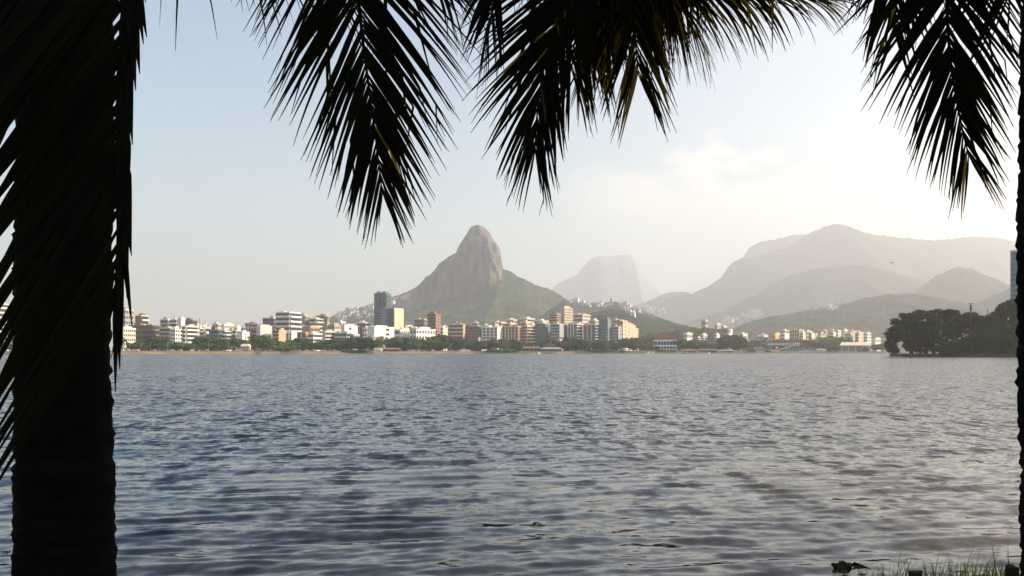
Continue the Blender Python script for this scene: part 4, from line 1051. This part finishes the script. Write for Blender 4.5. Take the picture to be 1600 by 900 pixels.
for lab, L in cnt.items():
    L.sort(key=lambda q: q[0])
    for i, (px, o, k) in enumerate(L):
        l2 = lab
        if 1 < len(L) <= 6:
            l2 = lab.replace(KW[k], (('left one of two ', 'right one of two ')[i] if len(L) == 2 else ('leftmost ', 'middle ', 'rightmost ')[min(i, 2)] if len(L) == 3 else f'{("first","second","third","fourth","fifth","sixth")[min(i,5)]} from left ') + KW[k]) if len(L) == 3 or len(L) > 3 else lab.replace(KW[k], ('left one of two ', 'right one of two ')[i] + KW[k] + 's')
        tag(o, l2, 'palm' if k == 'palm' else ('bush' if k == 'bush' else 'tree'), f'{KW[k]}s along the far shore')

# ------------------------------------------------------------------ wooded point on the right
def make_point():
    Y0 = 395.0
    e = [(1411, 1.6), (1440, 1.2), (1500, .6), (1600, 0), (1800, -6), (2100, -30)]
    pts_f = []; 
    for px, _ in e: 
        Y = {1411: 412, 1440: 404, 1500: 392, 1600: 375, 1800: 330, 2100: 250}[px]; p = at(px, HY, Y); pts_f.append((p.x, p.y))
    back = [(pts_f[-1][0]+120, pts_f[-1][1]+160), (pts_f[2][0]+90, pts_f[2][1]+150), (pts_f[0][0]+6, pts_f[0][1]+30)]
    m = MB(); m.prism(pts_f+back, -1.0, 1.35); o = m.build('quay', STONE)
    tag(o, 'low dark stone embankment of the wooded point', None, None, 'structure')
make_point()
def big_crown(seed, lobes, nclump, nleaf, size, mt):
    """lobes: ellipsoids (x,y,z,rx,rz) the leaf clumps are spread through"""
    r = np.random.default_rng(seed); Ps, Ns, Ss = [], [], []
    for k in range(nclump):
        lx, ly, lz, rx, rz = lobes[r.integers(len(lobes))]
        d = r.normal(size=3); d /= np.linalg.norm(d); rad = r.uniform(.3, 1.0)**.5
        c = np.array([lx, ly, lz])+d*rad*np.array([rx, rx, rz]); cr = r.uniform(.5, 1.5)*min(1.6, rx*.3)
        q = r.normal(size=(nleaf, 3)); q /= np.linalg.norm(q, axis=1)[:,None]
        p = c+q*(cr*r.uniform(.2, 1.15, nleaf)**.7)[:,None]*np.array([1.15, 1.15, .6]); Ps.append(p)
        nn = q+r.normal(size=(nleaf, 3))*.7+np.array([0, 0, .4]); nn /= np.linalg.norm(nn, axis=1)[:,None]; Ns.append(nn); Ss.append(size*r.uniform(.6, 1.35, nleaf))
    V, Q = quads_cloud(np.concatenate(Ps), np.concatenate(Ns), np.concatenate(Ss), r)
    return np_mesh('crown', V, Q, mt)
LEAF_POINT = leaf_mat('point_leaf', (.015,.042,.005), trans=.2, var=.6, scale=.3, jitter=False, spec=.03)
def point_tree(px, Y, lobes_px, label, seed, trunks, nclump=150, cat='tree', z0=1.35, sz=.42):
    k = Y/F; c = at(px, HY, Y)
    root = empty('tree', (c.x, c.y, z0)); tag(root, label, cat, 'trees on the wooded point')
    lobes = []
    for (lx, ly, rx, rz) in lobes_px:
        lobes.append(((lx-px)*k, random.Random(seed+lx).uniform(-3, 3), CAMZ+(HY-ly)*k-z0, rx*k, rz*k))
    link('crown', big_crown(seed, lobes, nclump, 120, sz, LEAF_POINT), root)
    m = MB(); r = random.Random(seed)
    for (tx, rad) in trunks:
        x = (tx-px)*k; lo = sorted(lobes, key=lambda l: abs(l[0]-x))[:2]
        m.tube([(x,0,-.8),(x+r.uniform(-.3,.3),0,2.2),(x+r.uniform(-.8,.8),0,5)], [rad*1.2,rad,rad*.75], 8)
        for l in lo: m.tube([(x,0,4.5),((x+l[0])/2,l[1]/2,(4.5+l[2])/2+.5),(l[0],l[1],l[2])], [rad*.6,rad*.4,rad*.15], 6)
    m.build('trunk', DARKWOOD, root)
point_tree(1435, 415, [(1400,520,17,13),(1415,502,18,12),(1440,497,20,14),(1466,496,18,12),(1482,490,12,5),(1393,538,9,12),(1455,520,28,16),(1425,522,22,14),(1478,512,14,12),(1398,548,6,5),(1440,537,18,13),(1466,540,18,11),(1425,540,9,10),(1450,515,24,14)], 'broad dark spreading tree at the tip of the point, lowest boughs over the water', 61, [(1424,.8),(1447,.7),(1459,.6)], 520)
point_tree(1505, 425, [(1498,505,14,14),(1516,500,13,12),(1531,506,13,12),(1510,525,22,16),(1540,520,14,14)], 'dark rounded trees crown behind the thin pole on the point', 62, [(1506,.7),(1530,.6)], 300)
point_tree(1570, 415, [(1560,500,14,12),(1575,488,16,16),(1592,478,16,14),(1610,480,20,20),(1575,520,24,20),(1552,512,10,10),(1605,515,24,24)], 'tallest dark tree of the point, beside the right palm trunk', 63, [(1575,.8),(1600,.8)], 420)
for i, (px, Y, lob, lb) in enumerate(((1500, 398, [(1490,545,14,10),(1512,540,16,13),(1474,551,8,6)], 'dark leafy bush at the left of the point hedge'),
        (1545, 392, [(1530,537,16,15),(1552,533,16,17),(1540,550,22,10)], 'dark leafy bush in the middle of the point hedge'),
        (1590, 388, [(1578,535,16,18),(1600,532,18,20),(1590,550,22,12)], 'dark leafy bush beside the right palm trunk on the point'))):
    point_tree(px, Y, lob, lb, 70+i, [(px, .3)], 300, 'bush', 1.2, .4)
def post(px, ytop, Y, label, head):
    p = at(px, HY, Y); H = CAMZ+(HY-ytop)/F*Y-1.3; root = empty('lamp_post', (p.x, p.y, 1.3)); tag(root, label, 'lamp post')
    m = MB(); m.tube([(0,0,-.5),(0,0,H*.97)], [.22,.14], 7); m.build('pole', DPOLE, root)
    m = MB()
    if head: m.box(-.38,.38,-.3,.3,H*.87,H*.96); m.box(-1.1,1.1,-.08,.08,H*.985,H); m.box(-.22,.22,-.2,.2,H*.82,H*.87)
    else: m.tube([(0,0,H*.97),(0,0,H)], [.3,.1], 6)
    m.build('lamp_head', DPOLE, root)
post(1517, 474, 420, 'dark lamp post with a floodlight head above the trees of the point', True)
post(1543, 482, 430, 'thin plain dark pole above the trees of the point', False)
# a bird in flight over the hills
def bird():
    m = MB(); 
    m.tube([(-.32,0,0),(-.18,0,.02),(0,0,.03),(.2,0,.02),(.30,0,.04),(.38,0,.03)], [.01,.05,.085,.06,.045,.008], 7)
    for s in (-1, 1):
        pts = [(.12,0,.04),(-.10,0,.04),(.14,s*.35,.16),(-.08,s*.35,.16),(.02,s*.75,.10),(-.06,s*.72,.10)]
        th = .015
        m.add(pts+[(x,y,z+th) for x,y,z in pts],[(0,2,3,1),(2,4,5,3),(7,9,8,6),(9,11,10,8),(0,6,8,2),(2,8,10,4),(1,3,9,7),(3,5,11,9),(4,10,11,5)])
    m.add([(-.30,-.02,0),(-.30,.02,0),(-.5,.1,0),(-.5,-.1,0),(-.30,-.02,.02),(-.30,.02,.02),(-.5,.1,.015),(-.5,-.1,.015)],[(0,1,2,3),(7,6,5,4),(0,4,5,1),(2,6,7,3),(1,5,6,2),(3,7,4,0)])
    p = at(1393.5, 411, 300); o = m.build('bird', W('dgrey'), None, loc=p); o.rotation_euler = (.2, .1, 2.0); o.scale = (1.1,)*3
    tag(o, 'small dark bird flying in front of the hazy hills', 'bird')
bird()

# ------------------------------------------------------------------ the two near palms
def smooth_path(P, n):
    """Catmull-Rom through the points"""
    P = [np.array(p, float) for p in P]; P = [2*P[0]-P[1]]+P+[2*P[-1]-P[-2]]; out_ = []
    seg = len(P)-3
    for i in range(n):
        t = i/(n-1)*seg; k = min(int(t), seg-1); f = t-k; a, b, c, d = P[k:k+4]
        out_.append(.5*((2*b)+(-a+c)*f+(2*a-5*b+4*c-d)*f*f+(-a+3*b-3*c+d)*f**3))
    out_ = np.array(out_); s = np.concatenate([[0], np.cumsum(np.linalg.norm(np.diff(out_, axis=0), axis=1))])
    u = np.linspace(0, s[-1], n)
    return np.stack([np.interp(u, s, out_[:, j]) for j in range(3)], 1), s[-1]
def make_frond(parent, path, seed, Lmax=.75, start=.18, pitch=.030, ang0=62, ang1=16, droop=.55, width=.036, side=None, dry_backlit=.03, len0=.75, tiplen=.45, rad=.022, split=.0, lsc=(1, 1), asc=(1, 1), jit=1.0):
    """path: points of the midrib in world space. The midrib is the frond's mesh, its leaflets a sub-part."""
    r = np.random.default_rng(seed); P, Ltot = smooth_path(path, 120)
    T = np.gradient(P, axis=0); T /= np.linalg.norm(T, axis=1)[:,None]
    org = np.array(parent.location)
    m = MB(); idx = np.linspace(0, 119, 34).astype(int)
    m.tube([tuple(P[i]-org) for i in idx], [rad*(1.25-1.1*i/119) if i > 6 else rad*(2.4-.19*i) for i in idx], 7)
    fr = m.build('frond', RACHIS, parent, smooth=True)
    n = int(Ltot*(1-start)/pitch); Vs, Qs, Mi = [], [], []; b = 0; NS = 8
    down = np.array([0, 0, -1.0])
    for k in range(n):
        t = start+(1-start)*(k+.5)/n
        for sg in (-1, 1):
            f = min(119.0, max(0, t*119+r.normal()*.35)); i = int(min(118, f)); o = P[i]*(1-(f-i))+P[i+1]*(f-i); tg = T[i]
            s0 = np.array(side, float) if side is not None else np.cross(tg, [0, 0, 1.0])
            s0 = s0-tg*np.dot(s0, tg); s0 /= np.linalg.norm(s0)+1e-9
            u = (t-start)/(1-start)
            a = R((ang0+(ang1-ang0)*u**1.2)*asc[0 if sg < 0 else 1]+r.normal()*1.7*jit)
            nrm = np.cross(tg, s0)
            d = tg*math.cos(a)+s0*sg*math.sin(a)+nrm*r.normal()*.05*jit; d /= np.linalg.norm(d)
            L = Lmax*(len0+(1-len0)*min(1, u/.3))*(1 if u < .45 else 1-(1-tiplen)*((u-.45)/.55)**1.6)*r.uniform(.86, 1.06)*lsc[0 if sg < 0 else 1]
            if r.random() < .04*jit: L *= r.uniform(.4, .75)
            w = width*r.uniform(.8, 1.1)*(.55 if u > .9 else 1)
            dr = droop*r.uniform(.75, 1.25); p = o.copy(); e = d.copy(); curl = r.normal()*.10*jit
            wax = np.cross(e, nrm); wax /= np.linalg.norm(wax)+1e-9
            rowc = []
            brk = r.integers(2, 7) if r.random() < .07*jit else -1
            for j in range(NS+1):
                if j == brk: e = e*.6+down*.7+wax*r.normal()*.35; e /= np.linalg.norm(e)
                q = j/NS; rowc.append((p.copy(), e.copy(), q))
                e = e+down*dr*(1.7*q+.35)/NS+wax*curl*q/NS+nrm*r.normal()*.012; e /= np.linalg.norm(e); p = p+e*L/NS
            tw = r.uniform(-.6, .6)
            for (pc, ec, q) in rowc:
                wv = np.cross(ec, nrm); wv /= np.linalg.norm(wv)+1e-9; nv = np.cross(wv, ec)
                wv2 = wv*math.cos(tw*q)+nv*math.sin(tw*q); nv2 = np.cross(wv2, ec)
                ww = w*.5*min(1, .30+q*3.2)*(1-max(0, (q-.25)/.75)**1.25)+.0011
                Vs += [pc-wv2*ww-nv2*ww*.55, pc, pc+wv2*ww-nv2*ww*.55]
            mi = 1 if r.random() < dry_backlit else 0
            for j in range(NS):
                c = b+j*3; Qs += [(c,c+1,c+4,c+3),(c+1,c+2,c+5,c+4)]; Mi += [mi, mi]
            b += 3*(NS+1)
    me = np_mesh('leaves', np.array(Vs)-org, np.array(Qs), [PALM, PALM_DRY_BACKLIT], Mi, smooth=True)
    link('leaves', me, fr)
    return fr
def trunk(parent, pts, rads, seed, rings=46, flare=.03):
    """coconut trunk: leaf-scar rings and an uneven outline"""
    P, L = smooth_path(pts, rings*6); org = np.array(parent.location); r = np.random.default_rng(seed); SEG = 40
    rr = np.interp(np.linspace(0, 1, len(P)), np.linspace(0, 1, len(rads)), rads)
    V = []
    for i in range(len(P)):
        ph = (i % 6)/6.0; jit = r.normal()*.0025
        th = np.arange(SEG)/SEG*6.283
        rad = rr[i]*(1+.020*(1-ph)+.03*np.sin(3*th+i*.05)+.018*np.sin(7*th+i*.21))+jit+.004*r.normal(size=SEG)
        V.append(np.stack([P[i][0]-org[0]+rad*np.cos(th), P[i][1]-org[1]+rad*np.sin(th), np.full(SEG, P[i][2]-org[2])+.006*np.sin(2*th+i)], -1))
    V = np.concatenate(V); n = len(P); i = np.arange(n-1)[:,None]*SEG+np.arange(SEG)[None,:]; j = np.arange(n-1)[:,None]*SEG+(np.arange(SEG)[None,:]+1)%SEG
    Q = np.stack([i, j, j+SEG, i+SEG], -1).reshape(-1, 4)
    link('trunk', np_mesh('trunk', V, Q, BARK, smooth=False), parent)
def PX(L, Y):
    """midrib points: (px, py) or (px, py, Y)"""
    return [tuple(at(q[0], q[1], q[2] if len(q) > 2 else Y)) for q in L]
def nuts(parent, c, n, seed):
    r = random.Random(seed); org = Vector(parent.location)
    for k in range(n):
        a = k*6.283/n+r.uniform(-.3,.3); m = MB(); p = Vector(c)+Vector((math.cos(a)*.24, math.sin(a)*.24, -.22+r.uniform(-.1,.08)))-org
        m.tube([p+Vector((0,0,.13)),p+Vector((0,0,.09)),p,p+Vector((0,0,-.09)),p+Vector((0,0,-.14))], [.02,.085,.115,.085,.02], 10); m.build('coconut', DARKWOOD, parent, smooth=True)

# left palm
LB = at(104, HY, 3.6); lp_ = empty('palm_tree', (LB.x, LB.y, ground_z(LB.x, LB.y))); gz = lp_.location.z
tag(lp_, 'near coconut palm with the thick dark trunk and the frond hanging over it', 'palm', 'near palms')
LC = np.array([LB.x+.03, 3.62, 5.75])
trunk(lp_, [(LB.x-.01, 3.58, gz-.3), (LB.x, 3.6, 1.4), (LB.x-.015, 3.6, 2.6), (LB.x+.02, 3.6, 4.2), tuple(LC)], [.23, .174, .164, .160, .165, .16], 3)
nuts(lp_, LC, 5, 1)
# the frond hanging down in front of its own trunk
make_frond(lp_, [tuple(LC), (-1.40, 3.15, 5.75), tuple(at(185, -260, 2.75))]+PX([(196,-60),(190,120),(187,280),(184,390),(180,470)], 2.66), 5, Lmax=1.02, start=.22, pitch=.024, ang0=42, ang1=29, droop=.08, width=.036, side=(1, .12, 0), dry_backlit=0, rad=.026, tiplen=.75, lsc=(1, .36), asc=(1, .12))
make_frond(lp_, [tuple(LC), (-1.75, 3.1, 5.7), tuple(at(90, -420, 2.9))]+PX([(70,-240),(55,-60),(45,120)], 2.8), 6, Lmax=.95, start=.25, pitch=.036, ang0=42, ang1=24, droop=.1, width=.040, side=(1, .1, 0), dry_backlit=0, rad=.024, tiplen=.6, asc=(1, .3), lsc=(1, .7))
# the big frond hanging left of the middle
make_frond(lp_, [tuple(LC), (-1.2, 4.3, 5.75), tuple(at(500,-330,4.9)), tuple(at(548,-120,5.0))]+PX([(560,0),(569,80),(581,170),(590,240),(597,300)], 5.0), 7, Lmax=.92, start=.30, pitch=.0185, ang0=58, ang1=15, droop=.22, width=.022, jit=1.4, side=(1, .15, 0), dry_backlit=.012, tiplen=.36, len0=.85)
# fronds passing just above the picture
make_frond(lp_, [tuple(LC), (-1.5, 4.4, 5.9), tuple(at(270,-190,4.8)), tuple(at(350,-120,5.0)), tuple(at(440,-70,5.1)), tuple(at(520,-30,5.2)), tuple(at(570,20,5.2))], 8, Lmax=.74, start=.40, pitch=.040, ang0=60, ang1=30, droop=1.3, width=.018, dry_backlit=.02, tiplen=.55, jit=1.6)
make_frond(lp_, [tuple(LC), (-1.0, 4.3, 6.1), tuple(at(420,-300,5.0)), tuple(at(545,-190,5.2)), tuple(at(640,-110,5.3)), tuple(at(700,-20,5.4))], 9, Lmax=.85, start=.34, pitch=.034, ang0=54, ang1=24, droop=.5, width=.030, dry_backlit=.03, tiplen=.5, jit=1.4)
make_frond(lp_, [tuple(LC), (-1.0, 3.9, 6.3), tuple(at(520,-420,4.8)), tuple(at(760,-220,5.1)), tuple(at(950,-85,5.3)), tuple(at(1090,-28,5.4)), tuple(at(1200,-12,5.5)), tuple(at(1290,2,5.5))], 10, Lmax=1.05, start=.30, pitch=.020, ang0=56, ang1=26, droop=.75, width=.025, jit=1.5, dry_backlit=.42, tiplen=.26)
# right palm
RB = at(1706, HY, 4.0); rp_ = empty('palm_tree', (RB.x, RB.y, ground_z(RB.x, RB.y))); gz = rp_.location.z
tag(rp_, 'near coconut palm at the edge of the view whose fronds hang over the middle', 'palm', 'near palms')
RC = np.array([RB.x-.02, 4.05, 5.6])
trunk(rp_, [(RB.x-.004, 4.0, gz-.3), (RB.x-.004, 4.0, 1.5), (RB.x-.005, 4.0, 2.6), (RB.x+.0, 4.02, 4.2), tuple(RC)], [.265, .262, .262, .258, .25, .22], 4)
nuts(rp_, RC, 5, 2)
make_frond(rp_, [tuple(RC), (1.6, 4.5, 6.0), tuple(at(1060,-300,4.9)), tuple(at(945,-110,5.0))]+PX([(893,-10),(862,60),(846,125),(838,190),(836,235)], 5.05), 21, Lmax=.88, start=.30, pitch=.0185, ang0=58, ang1=14, droop=.24, width=.022, jit=1.4, side=(1, .15, 0), dry_backlit=.02, tiplen=.42)
make_frond(rp_, [tuple(RC), (1.6, 4.6, 6.1), tuple(at(1120,-300,5.2)), tuple(at(1020,-140,5.4))]+PX([(990,-50),(990,20),(994,75),(997,115)], 5.45), 22, Lmax=.86, start=.32, pitch=.019, ang0=62, ang1=20, droop=.34, width=.024, jit=1.5, side=(1, .1, 0), dry_backlit=.40, tiplen=.5)
make_frond(rp_, [tuple(RC), (1.5, 4.7, 6.1), tuple(at(1080,-330,5.4)), tuple(at(960,-150,5.6))]+PX([(925,-50),(905,20),(897,70),(893,110)], 5.65), 23, Lmax=.86, start=.30, pitch=.020, ang0=62, ang1=22, droop=.40, width=.024, jit=1.5, side=(1, .1, 0), dry_backlit=.25, tiplen=.5)
make_frond(rp_, [tuple(RC), (1.7, 4.3, 5.9), tuple(at(1010,-330,4.7)), tuple(at(850,-170,4.8)), tuple(at(790,-70,4.85)), tuple(at(770,10,4.9)), tuple(at(762,60,4.9))], 24, Lmax=.62, start=.34, pitch=.030, ang0=56, ang1=20, droop=.4, width=.030, dry_backlit=.03, tiplen=.5)
make_frond(rp_, [tuple(RC), (1.9, 4.4, 5.9), tuple(at(1180,-300,5.0)), tuple(at(1060,-170,5.2)), tuple(at(1030,-90,5.2)), tuple(at(1040,-20,5.2)), tuple(at(1060,40,5.2))], 27, Lmax=.75, start=.34, pitch=.028, ang0=56, ang1=20, droop=.45, width=.030, dry_backlit=.12, tiplen=.5)
make_frond(rp_, [tuple(RC), (1.6, 4.7, 6.2), tuple(at(1190,-330,5.5)), tuple(at(1090,-170,5.7)), tuple(at(1030,-80,5.75)), tuple(at(960,-25,5.8)), tuple(at(935,40,5.8)), tuple(at(930,80,5.8))], 29, Lmax=.85, start=.30, pitch=.019, ang0=62, ang1=22, droop=.5, width=.027, jit=1.5, side=(1, .1, 0), dry_backlit=.05, tiplen=.5)
make_frond(lp_, [tuple(LC), (-.9, 4.2, 6.3), tuple(at(560,-430,5.0)), tuple(at(800,-260,5.4)), tuple(at(930,-130,5.6)), tuple(at(1010,-60,5.7)), tuple(at(1060,0,5.8)), tuple(at(1085,50,5.8))], 11, Lmax=.85, start=.34, pitch=.022, ang0=58, ang1=22, droop=.7, width=.027, jit=1.5, dry_backlit=.30, tiplen=.45)
# the frond hanging beside its trunk
make_frond(rp_, [tuple(RC), (2.2, 4.4, 5.95), tuple(at(1500,-330,4.5)), tuple(at(1480,-120,4.5))]+PX([(1479,-20),(1482,60),(1490,130),(1502,195),(1514,245)], 4.5), 25, Lmax=.74, start=.30, pitch=.0185, ang0=64, ang1=20, droop=.20, width=.023, jit=1.4, side=(1, .1, 0), dry_backlit=.02, tiplen=.42)
make_frond(rp_, [tuple(RC), (1.9, 4.5, 5.9), tuple(at(1420,-260,4.7)), tuple(at(1405,-110,4.8)), tuple(at(1402,-20,4.8)), tuple(at(1398,50,4.85))], 26, Lmax=.66, start=.32, pitch=.030, ang0=56, ang1=20, droop=.6, width=.026, dry_backlit=.03, tiplen=.5, jit=1.5)
make_frond(rp_, [tuple(RC), (2.4, 4.5, 5.7), tuple(at(1600,-200,4.8)), tuple(at(1585,-90,4.9)), tuple(at(1580,-10,4.9))], 28, Lmax=.75, start=.26, pitch=.028, ang0=58, ang1=28, droop=.3, width=.032, dry_backlit=.02, tiplen=.6)
# the rest of both crowns, above and behind the camera
def fill_crown(parent, C, az_list, seed):
    r = random.Random(seed)
    for k, (az, el) in enumerate(az_list):
        a = R(az); p = np.array(C, float); e = R(el); pts = [tuple(p)]; 
        for i in range(6):
            p = p+np.array([math.sin(a)*math.cos(e), math.cos(a)*math.cos(e), math.sin(e)])*.65; e -= R(17+r.uniform(-3, 3)); pts.append(tuple(p))
        make_frond(parent, pts, seed*50+k, Lmax=.8, start=.2, pitch=.05, ang0=60, ang1=20, droop=.8, width=.04, dry_backlit=.05)
fill_crown(lp_, LC, [(-100, 30), (-60, 55), (-140, 40), (180, 35), (150, 50), (60, 75), (-20, 70), (215, 20)], 31)
fill_crown(rp_, RC, [(100, 30), (60, 50), (140, 35), (180, 40), (210, 30), (20, 65), (-60, 75), (75, 15), (120, 60)], 32)

# ------------------------------------------------------------------ unseen trees added right of the view to keep sun off the palms
def added_shade_tree(x, y, label, seed, s=1.0):
    z0 = ground_z(x, y); root = empty('added_shade_tree', (x, y, z0)); tag(root, label, 'tree')
    r = random.Random(seed); lobes = [(r.uniform(-3,3)*s, r.uniform(-3,3)*s, r.uniform(4.0,10.0)*s, r.uniform(2.0,3.0)*s, r.uniform(1.5,2.4)*s) for _ in range(13)]
    link('crown', big_crown(seed, lobes, 260, 70, .16, LEAF_DARK), root)
    trunk_mesh(4*s, .38*s, seed, 7, 3.2*s, 8*s).build('trunk', WOOD, root)
added_shade_tree(12.5, 6.0, 'broad unseen tree added beyond the right edge to shade the palms', 91)
added_shade_tree(18.0, 8.5, 'second broad unseen tree added farther along to block the sun', 92, 1.25)
added_shade_tree(11.5, .6, 'unseen tree added back from the water as a sun blocker', 93, 1.0)

# ------------------------------------------------------------------ grass, posts and driftwood at the water edge
def make_grass():
    r = np.random.default_rng(77); Vs, Qs = [], []; b = 0; NS = 4
    xs = []
    for k in range(11000):
        u = r.random(); x = -9+u*18
        dens = .06 + .16*sstep(.8, 1.6, x) + .9*sstep(2.0, 3.1, x)
        if r.random() > dens*(.35+1.3*max(0, .5+1.6*float(fbm(np.array([x*1.6]), np.array([2.0]), 6, 2)[0]))): continue
        e = float(bank_edge(np.array([x]))[0]); y = e-abs(r.normal())*.55-.12
        big = r.random() < .06
        h = (r.uniform(.26, .46) if not big else r.uniform(.45, .68))*(.68+.36*float(sstep(2.2, 3.6, x)))
        w = r.uniform(.004, .008); a = r.uniform(0, 6.283); lean = r.uniform(.05, .5)*h; z0 = ground_z(x, y)-.03
        dx, dy = math.cos(a), math.sin(a); px_, py_ = -dy, dx
        for j in range(NS+1):
            q = j/NS; o = np.array([x+dx*lean*q*q, y+dy*lean*q*q*.6, z0+h*q*(1-.15*q)]); ww = w*(1-q**1.5)+.0006
            Vs += [o-np.array([px_, py_*.4, 0])*ww, o+np.array([px_, py_*.4, 0])*ww]
        for j in range(NS): c = b+2*j; Qs.append((c, c+1, c+3, c+2))
        b += 2*(NS+1)
    me = np_mesh('grass', np.array(Vs), np.array(Qs), GRASS)
    tag(link('grass', me), 'tufts of green grass along the water edge', None, None, 'stuff')
make_grass()
def stake(px, ytop, Y, wpx, label, seed):
    r = random.Random(seed); c = at(px, HY, Y); w = wpx/F*Y/2; zt = CAMZ+(HY-ytop)/F*Y; z0 = ground_z(c.x, c.y)
    m = MB(); n = 10; rings = []
    for k in range(7):
        z = z0-.3+(zt-z0+.3)*k/6
        rings.append([(w*(1+.08*math.sin(3*i+k)+r.uniform(-.05,.05))*math.cos(i*6.283/n), w*(1+r.uniform(-.06,.06))*math.sin(i*6.283/n), z+(r.uniform(-.012,.012) if k == 6 else 0)) for i in range(n)])
    vs = [p for q in rings for p in q]; fs = [tuple(range(n-1,-1,-1)), tuple(6*n+i for i in range(n))]
    for k in range(6):
        for i in range(n): fs.append((k*n+i, k*n+(i+1)%n, (k+1)*n+(i+1)%n, (k+1)*n+i))
    m.add(vs, fs); o = m.build('mooring_post', DARKWOOD, None, loc=(c.x, c.y, 0)); tag(o, label, 'post')
stake(1430, 891.5, 7.3, 21, 'short dark wooden post in the grass below the tall grass blade', 1)
stake(1581, 885.5, 7.3, 20, 'short dark wooden post in the grass beside the right palm trunk', 2)
def driftwood():
    p = at(1318, 884, 9.75); m = MB(); r = random.Random(5)
    k = 9.75/F*.42
    q = lambda dx, dy, dz=0: (dx*k, dz, -dy*k)
    m.tube([q(-45,-5),q(-30,2),q(-14,6),q(2,5),q(14,2)], [.012,.03,.05,.06,.03], 8)
    m.tube([q(-6,4),q(-2,-4),q(-10,-9),q(-16,-16)], [.045,.035,.022,.006], 7)
    m.tube([q(2,5),q(10,-2),q(15,-6)], [.055,.06,.02], 8)
    m.tube([q(10,4),q(35,5,.1),q(60,6,.15),q(75,10,.1),q(100,13,0)], [.03,.022,.02,.018,.006], 7)
    m.tube([q(-14,6),q(-28,-4),q(-40,-9)], [.02,.012,.005], 6)
    o = m.build('driftwood', DARKWOOD, None, smooth=True, loc=(p.x, p.y, .03)); tag(o, 'gnarled dark driftwood branch lying in the shallow water', 'driftwood')
driftwood()
